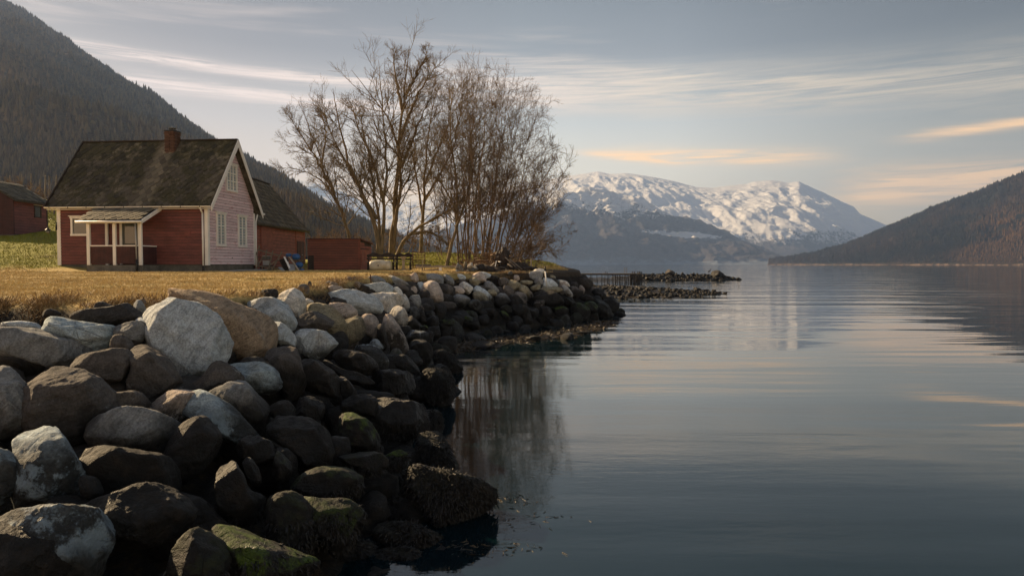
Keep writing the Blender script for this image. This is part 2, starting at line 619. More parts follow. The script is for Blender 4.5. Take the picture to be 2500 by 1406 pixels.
def mat_bark(name, a, b):
    m, N, bs = new_mat(name)
    p = N.n('ShaderNodeNewGeometry').outputs['Position']
    n = N.noise(N.mapping(p, (3, 3, 1)), 2.0, 6, 0.65)
    n2 = N.noise(N.mapping(p, (6, 6, 1.2)), 8.0, 4, 0.7)
    c = N.mix(N.step(n, 0.38, 0.66), a, b)
    c = N.mix(1.0, c, N.ramp(n2, [(0.3, 0.6), (0.7, 1.15)]), 'MULTIPLY')
    N.link(c, bs.inputs['Base Color'])
    bs.inputs['Roughness'].default_value = 0.85
    set_bump(N, bs, n2, 0.02)
    return m


M['bark'] = mat_bark('grey_brown_bark', (0.30, 0.21, 0.11), (0.15, 0.11, 0.05))
M['bark_thin'] = mat_bark('reddish_twig_bark', (0.27, 0.18, 0.10), (0.14, 0.09, 0.05))
M['brush'] = mat_bark('brown_brush', (0.27, 0.17, 0.09), (0.13, 0.08, 0.045))


def mat_ground():
    m, N, bs = new_mat('lawn_and_bank')
    geo = N.n('ShaderNodeNewGeometry')
    p = geo.outputs['Position']
    sp = N.n('ShaderNodeSeparateXYZ', i_0=p)
    n = N.noise(p, 0.55, 6, 0.65)
    n2 = N.noise(p, 7.0, 5, 0.7)
    n3 = N.noise(p, 40.0, 3, 0.7)
    straw = N.mix(n2, (0.38, 0.26, 0.09), (0.62, 0.46, 0.19))
    green = N.mix(n2, (0.12, 0.12, 0.006), (0.34, 0.32, 0.022))
    # greener up the slope on the left and on the knoll under the trees
    up = N.step(N.m('ADD', sp.outputs[2], N.m('MULTIPLY', n, 0.5)), 2.55, 2.85)
    gr = N.m('ADD', N.m('MULTIPLY', up, 1.0), N.m('MULTIPLY', N.step(n, 0.55, 0.72), 0.30), clamp=True)
    c = N.mix(gr, straw, green)
    c = N.mix(N.m('MULTIPLY', N.step(n2, 0.56, 0.72), 0.55), c, (0.09, 0.055, 0.022))
    pt = N.noise(p, 0.9, 5, 0.7, 0.5)
    c = N.mix(N.m('MULTIPLY', N.step(pt, 0.54, 0.68), 0.5), c, (0.17, 0.11, 0.038))
    soil = N.mix(n2, (0.006, 0.0045, 0.003), (0.022, 0.015, 0.010))  # dark soil, blackened further to stand for shade in the gaps
    low = N.step(N.m('ADD', sp.outputs[2], N.m('MULTIPLY', N.m('SUBTRACT', n2, 0.5), 0.25)), 2.06, 1.92)
    tip = N.m('MULTIPLY', N.step(N.m('ADD', sp.outputs[0], N.m('MULTIPLY', n2, 2.0)), -1.5, 1.0), N.step(sp.outputs[1], 26.0, 29.0))
    c = N.mix(tip, c, N.mix(n2, (0.02, 0.015, 0.010), (0.09, 0.062, 0.038)))
    c = N.mix(low, c, soil)
    wet = N.mix(N.step(n2, 0.45, 0.7), (0.008, 0.006, 0.004), (0.07, 0.045, 0.016))
    weedz = N.step(sp.outputs[2], 0.9, 0.45)
    c = N.mix(weedz, c, wet)
    N.link(c, bs.inputs['Base Color'])
    N.link(N.m('SUBTRACT', 0.92, N.m('MULTIPLY', weedz, 0.42)), bs.inputs['Roughness'])
    bs.inputs['Specular IOR Level'].default_value = 0.3
    set_bump(N, bs, N.m('ADD', n2, N.m('MULTIPLY', n3, 0.5)), 0.06)
    return m


M['ground'] = mat_ground()


def mat_blade(name, a, b, g):
    m, N, bs = new_mat(name)
    geo = N.n('ShaderNodeNewGeometry')
    p = geo.outputs['Position']
    n = N.noise(p, 0.55, 6, 0.65)
    pz = N.n('ShaderNodeSeparateXYZ', i_0=p).outputs[2]
    isl = geo.outputs['Random Per Island']
    c = N.mix(isl, a, b)
    up = N.step(N.m('ADD', pz, N.m('MULTIPLY', n, 0.5)), 2.55, 2.85)
    c = N.mix(N.m('ADD', N.m('MULTIPLY', N.step(n, 0.52, 0.7), 0.5), N.m('MULTIPLY', up, 1.0), clamp=True), c, N.mix(isl, g, tuple(x * 2 for x in g)))
    pt = N.noise(p, 0.9, 5, 0.7, 0.5)
    c = N.mix(N.m('MULTIPLY', N.step(pt, 0.54, 0.68), 0.55), c, (0.20, 0.125, 0.04))
    N.link(c, bs.inputs['Base Color'])
    bs.inputs['Roughness'].default_value = 0.7
    return m


M['blade'] = mat_blade('dry_grass', (0.36, 0.245, 0.085), (0.70, 0.53, 0.24), (0.15, 0.145, 0.006))
M['tuft'] = mat_blade('dry_tufts', (0.11, 0.065, 0.025), (0.36, 0.22, 0.085), (0.09, 0.07, 0.016))


def mat_water():
    m, N, bs = new_mat('fjord_water')
    p = N.n('ShaderNodeNewGeometry').outputs['Position']
    sp = N.n('ShaderNodeSeparateXYZ', i_0=p)
    # long low swell, crests across the view, then finer ripples; patches of cat's paw
    a = N.noise(N.mapping(p, (0.045, 0.36, 1), rot=(0, 0, R_(4))), 1.0, 2, 0.5, 0.4)
    b = N.noise(N.mapping(p, (0.16, 1.15, 1), rot=(0, 0, R_(-3))), 1.0, 2, 0.5, 0.5)
    c = N.noise(N.mapping(p, (2.2, 6.5, 1)), 1.0, 3, 0.6)
    patch = N.step(N.noise(N.mapping(p, (0.03, 0.05, 1)), 1.0, 3, 0.5), 0.42, 0.66)
    far = N.step(sp.outputs[1], 9.0, 60.0)
    sh = N.m('MULTIPLY', N.step(sp.outputs[0], 8.0, 1.0), N.step(sp.outputs[1], 60, 20))
    h = N.m('ADD', N.m('MULTIPLY', a, 0.12), N.m('MULTIPLY', b, 0.022))
    h = N.m('MULTIPLY', h, N.m('ADD', 0.22, N.m('MULTIPLY', far, 0.78)))
    h = N.m('ADD', h, N.m('MULTIPLY', c, N.m('ADD', N.m('MULTIPLY', sh, 0.0018), N.m('MULTIPLY', patch, 0.0006))))
    bs.inputs['Base Color'].default_value = (0.002, 0.010, 0.014, 1)
    bs.inputs['Roughness'].default_value = 0.03
    bs.inputs['IOR'].default_value = 1.7
    set_bump(N, bs, h, 1.0)
    return m


M['water'] = mat_water()


def mat_forest(name, a, b, rust=None):
    m, N, bs = new_mat(name)
    geo = N.n('ShaderNodeNewGeometry')
    n = N.noise(geo.outputs['Position'], 0.006, 5, 0.6)
    isl = geo.outputs['Random Per Island']
    c = N.mix(N.step(n, 0.4, 0.62), a, b)
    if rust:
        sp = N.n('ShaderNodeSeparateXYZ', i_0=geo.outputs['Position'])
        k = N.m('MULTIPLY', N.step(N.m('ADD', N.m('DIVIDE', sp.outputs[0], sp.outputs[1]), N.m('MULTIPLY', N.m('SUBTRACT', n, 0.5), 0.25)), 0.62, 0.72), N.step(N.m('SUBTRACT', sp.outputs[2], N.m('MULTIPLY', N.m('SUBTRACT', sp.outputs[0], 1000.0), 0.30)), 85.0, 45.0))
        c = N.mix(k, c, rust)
    c = N.mix(1.0, c, N.ramp(isl, [(0, 0.6), (1, 1.4)]), 'MULTIPLY')
    N.link(c, bs.inputs['Base Color'])
    bs.inputs['Roughness'].default_value = 0.95
    bs.inputs['Specular IOR Level'].default_value = 0.1
    return m


M['forest_left'] = mat_forest('conifer_left', (0.085, 0.062, 0.026), (0.125, 0.086, 0.040))
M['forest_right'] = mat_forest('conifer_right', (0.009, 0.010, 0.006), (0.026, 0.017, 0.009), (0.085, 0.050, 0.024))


def mat_hill(name, a, b, rockc, shore=None, scale=0.01):
    m, N, bs = new_mat(name)
    geo = N.n('ShaderNodeNewGeometry')
    p = geo.outputs['Position']
    n = N.noise(p, scale, 8, 0.65)
    n2 = N.noise(N.mapping(p, (1, 1, 2.5)), scale * 4, 5, 0.7)
    c = N.mix(N.step(n, 0.4, 0.62), a, b)
    c = N.mix(N.m('MULTIPLY', N.step(n2, 0.66, 0.76), 0.6), c, rockc)
    c = N.mix(1.0, c, N.ramp(N.noise(p, scale * 20, 3, 0.6), [(0.3, 0.6), (0.7, 1.3)]), 'MULTIPLY')
    if shore:
        pz = N.n('ShaderNodeSeparateXYZ', i_0=p).outputs[2]
        k = N.m('MULTIPLY', N.step(N.m('ADD', pz, N.m('MULTIPLY', n2, 14)), 10.5, 8.0), N.step(N.noise(p, 0.09, 4, 0.7), 0.40, 0.58))
        c = N.mix(k, c, shore)
    N.link(c, bs.inputs['Base Color'])
    bs.inputs['Roughness'].default_value = 0.95
    bs.inputs['Specular IOR Level'].default_value = 0.1
    set_bump(N, bs, n2, 8.0)
    return m


M['hill_left'] = mat_hill('wooded_slope', (0.08, 0.058, 0.026), (0.11, 0.075, 0.036), (0.13, 0.11, 0.085), scale=0.012)
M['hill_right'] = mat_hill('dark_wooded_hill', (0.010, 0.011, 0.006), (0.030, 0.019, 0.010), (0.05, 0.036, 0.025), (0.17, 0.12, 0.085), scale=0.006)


def mat_snow(name, snow_lo, snow_hi, farm=None, amount=0.5):
    m, N, bs = new_mat(name)
    geo = N.n('ShaderNodeNewGeometry')
    p = geo.outputs['Position']
    sp = N.n('ShaderNodeSeparateXYZ', i_0=p)
    sn = N.n('ShaderNodeSeparateXYZ', i_0=geo.outputs['Normal'])
    n = N.noise(p, 0.0022, 8, 0.7)
    n2 = N.noise(N.mapping(p, (1, 0.6, 1.8)), 0.022, 9, 0.8, 0.4)
    n3 = N.noise(N.mapping(p, (1.6, 1, 0.6)), 0.06, 5, 0.8)
    alt = N.step(N.m('ADD', sp.outputs[2], N.m('MULTIPLY', N.m('SUBTRACT', n, 0.5), 420)), snow_lo, snow_hi)
    steep = N.step(sn.outputs[2], 0.28, 0.60)
    thr = N.m('ADD', N.m('MULTIPLY', N.m('SUBTRACT', 1.0, alt), 0.42), N.m('ADD', 0.27, N.m('MULTIPLY', N.m('SUBTRACT', 1.0, steep), 0.12)))
    d = N.m('SUBTRACT', N.m('ADD', N.m('MULTIPLY', n2, 0.6), N.m('MULTIPLY', n3, 0.4)), thr)
    k = N.step(d, -0.03, 0.07)
    rockc = N.mix(N.step(n2, 0.4, 0.6), (0.05, 0.045, 0.045), (0.10, 0.08, 0.075))
    wood = N.mix(n3, (0.13, 0.17, 0.22), (0.25, 0.265, 0.30))  # woods paled towards blue, distance haze put into the colour
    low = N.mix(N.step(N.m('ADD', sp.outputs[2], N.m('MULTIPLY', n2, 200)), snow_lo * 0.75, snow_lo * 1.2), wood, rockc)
    if farm:
        x0, z0, rx, rz = farm
        dx = N.m('DIVIDE', N.m('SUBTRACT', sp.outputs[0], x0), rx)
        dz = N.m('DIVIDE', N.m('SUBTRACT', sp.outputs[2], N.m('ADD', z0, N.m('MULTIPLY', dx, -10))), rz)
        e = N.m('ADD', N.m('ADD', N.m('MULTIPLY', dx, dx), N.m('MULTIPLY', dz, dz)), N.m('MULTIPLY', N.m('SUBTRACT', n2, 0.5), 4.0))
        k = N.m('MAXIMUM', k, N.step(e, 1.0, 0.7))
    c = N.mix(k, low, (0.80, 0.79, 0.80))
    N.link(c, bs.inputs['Base Color'])
    bs.inputs['Roughness'].default_value = 0.9
    bs.inputs['Specular IOR Level'].default_value = 0.1
    set_bump(N, bs, N.m('ADD', N.m('MULTIPLY', n2, 1.0), N.m('MULTIPLY', n3, 0.6)), 17.0)
    return m


M['snow_far'] = mat_snow('snowy_rock', 40, 400)
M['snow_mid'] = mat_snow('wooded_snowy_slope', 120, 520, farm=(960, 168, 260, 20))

# ------------------------------------------------------------------ shoreline geometry
TOP = [(-60, 8.0), (-30, 8.0), (-14, 8.2), (-9, 8.8), (-7.3, 9.6), (-5.9, 9.3), (-4.7, 8.3), (-4.4, 10.5), (-4.1, 15), (-4.6, 20), (-4.0, 25), (-1.5, 30),
       (1.5, 32), (3.5, 35), (4, 40), (3, 50), (1, 65), (-1, 90), (0, 100), (-8, 130), (-30, 200), (-120, 500), (-300, 1000), (-600, 1500)]
FOOT = [(-60, -12), (-0.6, -6), (-0.5, 2), (-0.65, 5.7), (-0.23, 7.67), (-0.7, 8.9), (-1.2, 12.2), (-1.27, 17.7), (-1.6, 22), (-0.3, 26.5), (2.2, 28.6),
        (5.6, 34.7), (6.4, 40), (6.0, 50), (5, 65), (4, 90), (5, 101), (-4, 132), (-25, 202), (-110, 503), (-290, 1005), (-590, 1500)]
TOPP = np.array(TOP + [(-3000, 1500), (-3000, 8.0)], float)
FOOTP = np.array(FOOT + [(-3000, 1500), (-3000, -12)], float)


def seg_dist(P, poly):
    d = np.full(len(P), 1e9)
    for a, b in zip(poly[:-1], poly[1:]):
        a = np.array(a, float); b = np.array(b, float)
        ab = b - a
        t = np.clip(((P - a) @ ab) / (ab @ ab), 0, 1)
        q = a + t[:, None] * ab
        d = np.minimum(d, np.hypot(P[:, 0] - q[:, 0], P[:, 1] - q[:, 1]))
    return d


def inside(P, poly):
    x, y = P[:, 0], P[:, 1]
    r = np.zeros(len(P), bool)
    n = len(poly)
    j = n - 1
    for i in range(n):
        xi, yi = poly[i]; xj, yj = poly[j]
        c = ((yi > y) != (yj > y)) & (x < (xj - xi) * (y - yi) / (yj - yi + 1e-12) + xi)
        r ^= c
        j = i
    return r


def sstep(v, a, b):
    t = np.clip((v - a) / (b - a), 0, 1)
    return t * t * (3 - 2 * t)


def capsule(P, pts, wid, hgt):
    """height of a low ridge along a polyline with varying half width and height"""
    z = np.full(len(P), -9.0)
    for k in range(len(pts) - 1):
        a = np.array(pts[k], float); b = np.array(pts[k + 1], float)
        ab = b - a
        t = np.clip(((P - a) @ ab) / (ab @ ab), 0, 1)
        q = a + t[:, None] * ab
        d = np.hypot(P[:, 0] - q[:, 0], P[:, 1] - q[:, 1])
        w = wid[k] + (wid[k + 1] - wid[k]) * t
        h = hgt[k] + (hgt[k + 1] - hgt[k]) * t
        z = np.maximum(z, (h + 0.25) * (1 - (d / w) ** 2) - 0.25)
    return z


def lawn_z(P):
    x, y = P[:, 0], P[:, 1]
    z = 2.12 + 0.15 * sstep(y, 8, 27)
    left = sstep(x / np.maximum(y, 5), -0.55, -0.66)
    z = z + left * np.clip(y - 29, 0, 48) * 0.152 * (1 + 0 * y)
    z = z + 1.15 * np.exp(-(((x + 6) / 9) ** 2 + ((y - 50) / 8) ** 2))
    # fields climb gently behind the farm
    z = z + np.clip(y - 62, 0, 60) * 0.02 * sstep(x, -8, -20)
    return z


def rock_surf(P):
    """mean face of the boulder wall"""
    dt = seg_dist(P, TOP)
    df = seg_dist(P, FOOT)
    it = inside(P, TOPP)
    s = dt / (dt + df + 1e-6)
    z = np.where(it, lawn_z(P), 2.12 * (1 - s) + 0.1 * s)
    out = ~inside(P, FOOTP)
    z = np.where(out, -0.02 - 0.35 * df, z)
    return z


SPIT = ([(1.5, 61), (7, 60), (12, 60), (18, 60.0)], [14, 11, 6.5, 1.6], [0.80, 0.52, 0.34, 0.10])
FLAT = ([(1, 100), (12, 108), (20, 112)], [9, 7, 4], [0.45, 0.35, 0.3])
ISLET = ([(18, 112), (26, 113), (33, 114), (38.5, 114)], [4, 4.5, 4, 0.8], [0.45, 0.65, 0.65, 0.05])
SHELF = ([(-2.2, 20.5), (-0.6, 22.6), (1.6, 24.8), (4.2, 30.5)], [1.4, 1.5, 1.7, 1.6], [0.10, 0.10, 0.07, 0.03])


def ground_z(P):
    dt = seg_dist(P, TOP)
    df = seg_dist(P, FOOT)
    it = inside(P, TOPP)
    ins = inside(P, FOOTP)
    s = dt / (dt + df + 1e-6)
    p3 = np.c_[P, np.zeros(len(P))]
    z = lawn_z(P) - 0.10 * np.exp(-dt / 0.35) + 0.035 * fbm(p3 * 1.1, 3, 5) * np.exp(-P[:, 1] / 60)
    edge = 2.02 * (1 - s) - 0.42 * sstep(dt, 0.0, 0.5) + 0.12 * fbm(p3 * 1.4, 3, 8)
    z = np.where(it, z, edge)
    z = np.where(ins, z, -0.35 - 0.3 * df + 0.05 * fbm(p3 * 1.5, 3, 9))
    rough = 0.2 * fbm(p3 * 0.9, 4, 3)
    for pts, w, h in (SPIT, FLAT, ISLET):
        z = np.maximum(z, capsule(P, pts, w, h) + rough * 0.9)
    z = np.maximum(z, capsule(P, *SHELF) + 0.07 * fbm(p3 * 2.6, 4, 13) - 0.03)
    return np.maximum(z, -4)


def gz(x, y):
    return float(ground_z(np.array([[x, y]], float))[0])


def grid_mesh(name, xs, ys, fz):
    gx, gy = np.meshgrid(xs, ys)
    P = np.c_[gx.ravel(), gy.ravel()]
    z = fz(P)
    nx, ny = len(xs), len(ys)
    idx = np.arange(nx * ny).reshape(ny, nx)
    f = np.stack([idx[:-1, :-1], idx[:-1, 1:], idx[1:, 1:], idx[1:, :-1]], -1).reshape(-1, 4)
    return np_mesh(name, np.c_[P, z], f, True)


xs = np.concatenate([np.arange(-900, -100, 40), np.arange(-100, -26, 2.0), np.arange(-26, -9, 0.5), np.arange(-9, 7, 0.16), np.arange(7, 46, 0.45)])
ys = np.concatenate([np.arange(-12, 2, 0.6), np.arange(2, 36, 0.16), np.arange(36, 120, 0.6), np.arange(120, 1500, 30)])
tag(link('ground', grid_mesh('ground', xs, ys, ground_z), M['ground']), kind='structure', label='dry golden lawn with a bank of dark soil down to the shore')

# water: one sheet to the horizon
wm = MB().poly([(-9000, -60, 0), (9000, -60, 0), (9000, 12000, 0), (-9000, 12000, 0)], [(0, 1, 2, 3)])
tag(wm.build('water', M['water']), kind='structure', label='calm dark fjord water with low ripples')


# ------------------------------------------------------------------ hills and mountains
def ruled(name, ridge, base, nu, nv, amp, seed, mat, label, power=1.1, back=True, kindn=ridged, nscale=0.004, aniso=(1, 1, 1)):
    ridge = np.array(ridge, float); base = np.array(base, float)
    L = np.r_[0, np.cumsum(np.linalg.norm(np.diff(ridge, axis=0), axis=1))]
    t = np.linspace(0, L[-1], nu)
    Rg = np.stack([np.interp(t, L, ridge[:, i]) for i in range(3)], -1)
    Bs = np.stack([np.interp(t, L, base[:, i]) for i in range(3)], -1)
    v = np.linspace(0, 1, nv)[:, None, None]
    P = Bs[None] + (Rg - Bs)[None] * v
    P[..., 2] = Bs[None, :, 2] + (Rg - Bs)[None, :, 2] * (np.linspace(0, 1, nv)[:, None] ** power)
    flat = P.reshape(-1, 3)
    nz = kindn(flat * nscale * np.array(aniso), 6, seed).reshape(nv, nu)
    tt_ = np.linspace(0, 1, nv)
    w = (np.clip(tt_ / 0.15, 0, 1) * np.clip((1 - tt_) / 0.22, 0, 1) ** 1.1)[:, None]
    P[..., 2] += amp * nz * w * np.clip((Rg[:, 2] - Bs[:, 2]) / max(1, ridge[:, 2].max()), 0.15, 1)[None]
    P[..., 2] += amp * 0.22 * ridged(flat * nscale * 4.5 * np.array(aniso), 5, seed + 9).reshape(nv, nu) * w
    P[..., 1] += amp * 0.8 * fbm(flat * nscale * 1.7, 4, seed + 4).reshape(nv, nu) * w
    P[-1, :, 2] += amp * 0.06 * fbm(Rg * nscale * 8, 5, seed + 2)
    front = P.copy()
    if back:
        n2 = 8
        vb = np.linspace(0, 1, n2 + 1)[1:, None]
        Bk = Rg.copy(); Bk[:, 1] += 1200 * Rg[:, 2] / max(1, ridge[:, 2].max()) + 60; Bk[:, 2] = -2
        Pb = P[-1][None] + (Bk - P[-1])[None] * vb[..., None]
        P = np.concatenate([P, Pb], 0)
        nv += n2
    P[..., 2] = np.maximum(P[..., 2], -3)
    idx = np.arange(nu * nv).reshape(nv, nu)
    f = np.stack([idx[:-1, :-1], idx[:-1, 1:], idx[1:, 1:], idx[1:, :-1]], -1).reshape(-1, 4)
    o = link(name, np_mesh(name, P.reshape(-1, 3), f, True), mat)
    tag(o, label, kind='structure')
    return front


def pts_at(lst):
    return [at(px, py, Y) for px, py, Y in lst]


lh_r = [np.array([-4200, 300, 420]), np.array([-3200, 1100, 560]), np.array([-2100, 1600, 640])] + pts_at([
    (0, 8, 1700), (100, 62, 1660), (200, 134, 1620), (300, 200, 1560), (400, 262, 1500), (500, 335, 1440), (590, 391, 1370), (680, 441, 1310),
    (740, 478, 1260), (800, 518, 1210), (850, 538, 1160), (900, 562, 1130), (960, 590, 1100), (1040, 618, 1080), (1120, 640, 1080)])
lh_b = [np.array([-1500, -250, 60]), np.array([-1000, -50, 45]), np.array([-560, 330, 30])] + [np.array([*at(px, 645, Y)[:2], z]) for px, Y, z in [
    (0, 400, 20), (100, 400, 20), (200, 390, 18), (300, 380, 16), (400, 360, 14), (500, 340, 12), (590, 330, 10), (680, 320, 8), (740, 300, 6), (800, 360, 5),
    (850, 420, 4), (900, 500, 4), (960, 620, 3), (1040, 800, 2), (1120, 1000, -1)]]
front_l = ruled('hillside', lh_r, lh_b, 260, 90, 26, 11, M['hill_left'], 'steep dark wooded mountainside on the left', 1.0, nscale=0.006)

rh_r = pts_at([(1880, 646, 2500), (1930, 637, 2500), (1990, 624, 2450), (2060, 602, 2400), (2120, 578, 2350), (2170, 556, 2300), (2250, 524, 2250), (2330, 490, 2200),
               (2400, 466, 2150), (2440, 446, 2120), (2500, 426, 2080), (2620, 380, 2050), (2800, 330, 2000), (3100, 300, 1900), (3700, 330, 1700)])
rh_b = [np.array([*at(px, 645, Y)[:2], -1.0]) for px, Y in [(1872, 2450), (1925, 2300), (1990, 2150), (2060, 2000), (2120, 1900), (2170, 1820), (2250, 1720), (2330, 1640),
        (2400, 1580), (2440, 1550), (2500, 1500), (2620, 1450), (2800, 1400), (3100, 1300), (3700, 1000)]]
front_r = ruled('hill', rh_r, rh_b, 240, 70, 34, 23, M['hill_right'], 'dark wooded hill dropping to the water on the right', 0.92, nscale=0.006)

fm = [(-300, 560), (300, 500), (560, 470), (640, 450), (700, 440), (745, 441), (780, 450), (830, 466), (880, 490), (930, 500), (1000, 492), (1080, 480), (1160, 470), (1240, 455), (1300, 442), (1345, 436),
      (1400, 428), (1460, 419), (1490, 425), (1530, 423), (1560, 427), (1600, 433), (1640, 441), (1700, 457), (1740, 459), (1780, 453), (1820, 450), (1845, 443), (1880, 440), (1905, 443), (1925, 447), (1950, 443),
      (1975, 455), (2010, 470), (2050, 490), (2085, 505), (2100, 523), (2125, 533), (2160, 548), (2230, 580), (2350, 620), (2500, 641)]
fm_r = pts_at([(a, b, 7000) for a, b in fm])
fm_b = [np.array([*at(a, 645, 4600 if a < 2000 else 4600 + (a - 2000) * 2.5)[:2], -2.0]) for a, b in fm]
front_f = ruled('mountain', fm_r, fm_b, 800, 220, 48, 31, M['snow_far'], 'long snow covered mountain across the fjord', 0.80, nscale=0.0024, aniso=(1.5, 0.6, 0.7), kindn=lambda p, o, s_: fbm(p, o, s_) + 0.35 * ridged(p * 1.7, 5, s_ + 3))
mm = [(300, 600), (900, 600), (1050, 578), (1150, 546), (1230, 520), (1290, 500), (1340, 482), (1380, 472), (1425, 467), (1480, 472), (1540, 491), (1600, 513), (1680, 540), (1760, 566), (1830, 595), (1880, 620), (1930, 644)]
mm_r = pts_at([(a, b, 4400) for a, b in mm])
mm_b = [np.array([*at(a, 645, 3300)[:2], -2.0]) for a, b in mm]
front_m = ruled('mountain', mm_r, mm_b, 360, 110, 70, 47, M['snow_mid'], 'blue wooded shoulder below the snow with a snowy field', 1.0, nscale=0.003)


def forest(name, front, n_face, n_ridge, h0, h1, mat, label, umax=1.0, umin=0.0, seed=3):
    rg = np.random.default_rng(seed)
    nv, nu, _ = front.shape
    u = np.r_[rg.uniform(umin, umax, n_face), rg.uniform(umin, umax, n_ridge)] * (nu - 2)
    v = np.r_[np.where(rg.random(n_face) < 0.28, rg.uniform(0.0, 0.14, n_face), rg.uniform(0.03, 1, n_face) ** 0.8), 1 - np.abs(rg.normal(0, 0.012, n_ridge))] * (nv - 1)
    v = np.clip(v, 0, nv - 1.001)
    i = u.astype(int); j = np.minimum(v.astype(int), nv - 2)
    fu = (u - i)[:, None]; fv = (v - j)[:, None]
    P = (front[j, i] * (1 - fu) + front[j, i + 1] * fu) * (1 - fv) + (front[j + 1, i] * (1 - fu) + front[j + 1, i + 1] * fu) * fv
    keep = P[:, 2] > 6
    P = P[keep]
    n = len(P)
    H = rg.uniform(h0, h1, n) * np.clip(0.45 + v[keep] / (nv - 1) * 4, 0, 1) * (0.75 + 0.5 * rg.random(n))
    Rd = H * rg.uniform(0.16, 0.26, n)
    S = 5
    an = np.arange(S) * 2 * math.pi / S + 0.3
    V = []; Fc = []
    b = 0
    for (z0, z1, k) in ((0.06, 0.62, 1.0), (0.38, 1.0, 0.66)):
        ring = np.stack([P[:, None, 0] + Rd[:, None] * k * np.cos(an) * rg.uniform(0.7, 1.2, (n, S)), P[:, None, 1] + Rd[:, None] * k * np.sin(an),
                         np.repeat((P[:, 2] + H * z0 - 1.0)[:, None], S, 1)], -1)
        tip = np.stack([P[:, 0], P[:, 1], P[:, 2] + H * z1 - 1.0], -1)[:, None]
        vv = np.concatenate([ring, tip], 1).reshape(-1, 3)
        o = (np.arange(n) * (S + 1))[:, None] + b
        for q in range(S):
            Fc.append(np.concatenate([o + q, o + (q + 1) % S, o + S], 1))
        V.append(vv)
        b += len(vv)
    ob = link(name, np_mesh(name, np.concatenate(V), np.concatenate(Fc)), mat)
    tag(ob, label, kind='stuff')


forest('forest', front_l, 60000, 2400, 7, 13, M['forest_left'], 'conifer forest covering the left mountainside', 1.0, 0.5, 5)
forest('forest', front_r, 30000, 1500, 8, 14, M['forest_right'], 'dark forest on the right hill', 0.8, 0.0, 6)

# radio mast and farm houses on the far shore
rm = thing('radio_mast', 'thin lattice radio mast on the ridge of the blue mountain shoulder', 'mast', tuple(at(1446, 470, 4395)))
b = MB()
for sx, sy in ((-1, 0), (1, 0), (0, 1.6)):
    b.beam((sx * 2.2, sy * 2.2, -4), (sx * 0.6, sy * 0.6, 34), 0.9)
for k in range(7):
    b.beam((-2.0 + k * .2, 0, k * 4.8), (2.0 - k * .2, 0, k * 4.8 + 3), 0.5)
b.build('lattice', M['metal_dark'], rm)
MB().tube((0, 0, 34), (0, 0, 42), 0.5, 0.3, 6).build('antenna', M['metal_dark'], rm)


def mid_point(px, py, front):
    """nearest point of a mountain face along a viewing ray"""
    flat = front.reshape(-1, 3) - CAMP
    d = ray(px, py); d = d / np.linalg.norm(d)
    c = flat @ d / np.linalg.norm(flat, axis=1)
    return front.reshape(-1, 3)[np.argmax(c)]


for px, py, lab, w in ((1600, 571, 'tiny farmhouse at the left on the snowy field across the fjord', 15), (1632, 566, 'tiny dark barn in the middle of the snowy field across the fjord', 22),
                       (1655, 569, 'tiny farmhouse at the right on the snowy field across the fjord', 13)):
    q = mid_point(px, py, front_m)
    fh = thing('farmhouse', lab, 'house', tuple(q), 0.2, 'farm buildings across the fjord')
    MB().box(-w / 2, w / 2, -5, 5, -4, 8).build('wall', M['dark_red'] if w > 20 else M['white'], fh)
    MB().prism([(-6, 8), (6, 8), (0, 13)], w + 2, 'x', -w / 2 - 1).build('roof', M['metal_dark'], fh)

# ------------------------------------------------------------------ boulders
ICO = {}


def ico(n):
    if n not in ICO:
        bm = bmesh.new()
        bmesh.ops.create_icosphere(bm, subdivisions=n, radius=1.0)
        v = np.array([q.co[:] for q in bm.verts])
        f = np.array([[q.index for q in t.verts] for t in bm.faces])
        bm.free()
        ICO[n] = (v / np.linalg.norm(v, axis=1)[:, None], f)
    return ICO[n]


def polar_of(poly):
    """smoothed polygon -> centroid, function radius(angle)"""
    P = np.array(poly, float)
    for _ in range(2):
        Q = np.roll(P, -1, 0)
        P = np.stack([0.78 * P + 0.22 * Q, 0.22 * P + 0.78 * Q], 1).reshape(-1, 2)
    x, y = P[:, 0], P[:, 1]
    x2, y2 = np.roll(x, -1), np.roll(y, -1)
    cr = x * y2 - x2 * y
    A = cr.sum() / 2
    c = np.array([((x + x2) * cr).sum(), ((y + y2) * cr).sum()]) / (6 * A)
    dense = np.concatenate([P + (np.roll(P, -1, 0) - P) * k for k in (0, 0.25, 0.5, 0.75)])
    d = dense - c
    an = np.arctan2(-d[:, 1], d[:, 0])
    rr = np.hypot(d[:, 0], d[:, 1])
    o = np.argsort(an)
    an, rr = an[o], rr[o]
    return c, abs(A), (lambda a: np.interp(a, an, rr, period=2 * math.pi))


KIND = {'grey': (0.50, 0.535, 0.55), 'blue': (0.38, 0.45, 0.48), 'tan': (0.38, 0.28, 0.19), 'pale': (0.64, 0.60, 0.54), 'dark': (0.045, 0.040, 0.037),
        'brown': (0.108, 0.094, 0.084), 'pinkish': (0.46, 0.38, 0.32), 'olive': (0.27, 0.235, 0.16), 'mid': (0.235, 0.235, 0.23)}


def hit_surface(px, py):
    d = ray(px, py)
    s = np.concatenate([np.linspace(1.5, 20, 500), np.linspace(20, 60, 500)])
    P = CAMP[None] + d[None] * s[:, None]
    z = rock_surf(P[:, :2])
    below = np.nonzero(P[:, 2] < z)[0]
    it = inside(P[:, :2], TOPP)
    entry = np.nonzero(it)[0]
    k = below[0] if len(below) else len(s) - 1
    if len(entry) and entry[0] < k:
        k = entry[0]
    return P[k]


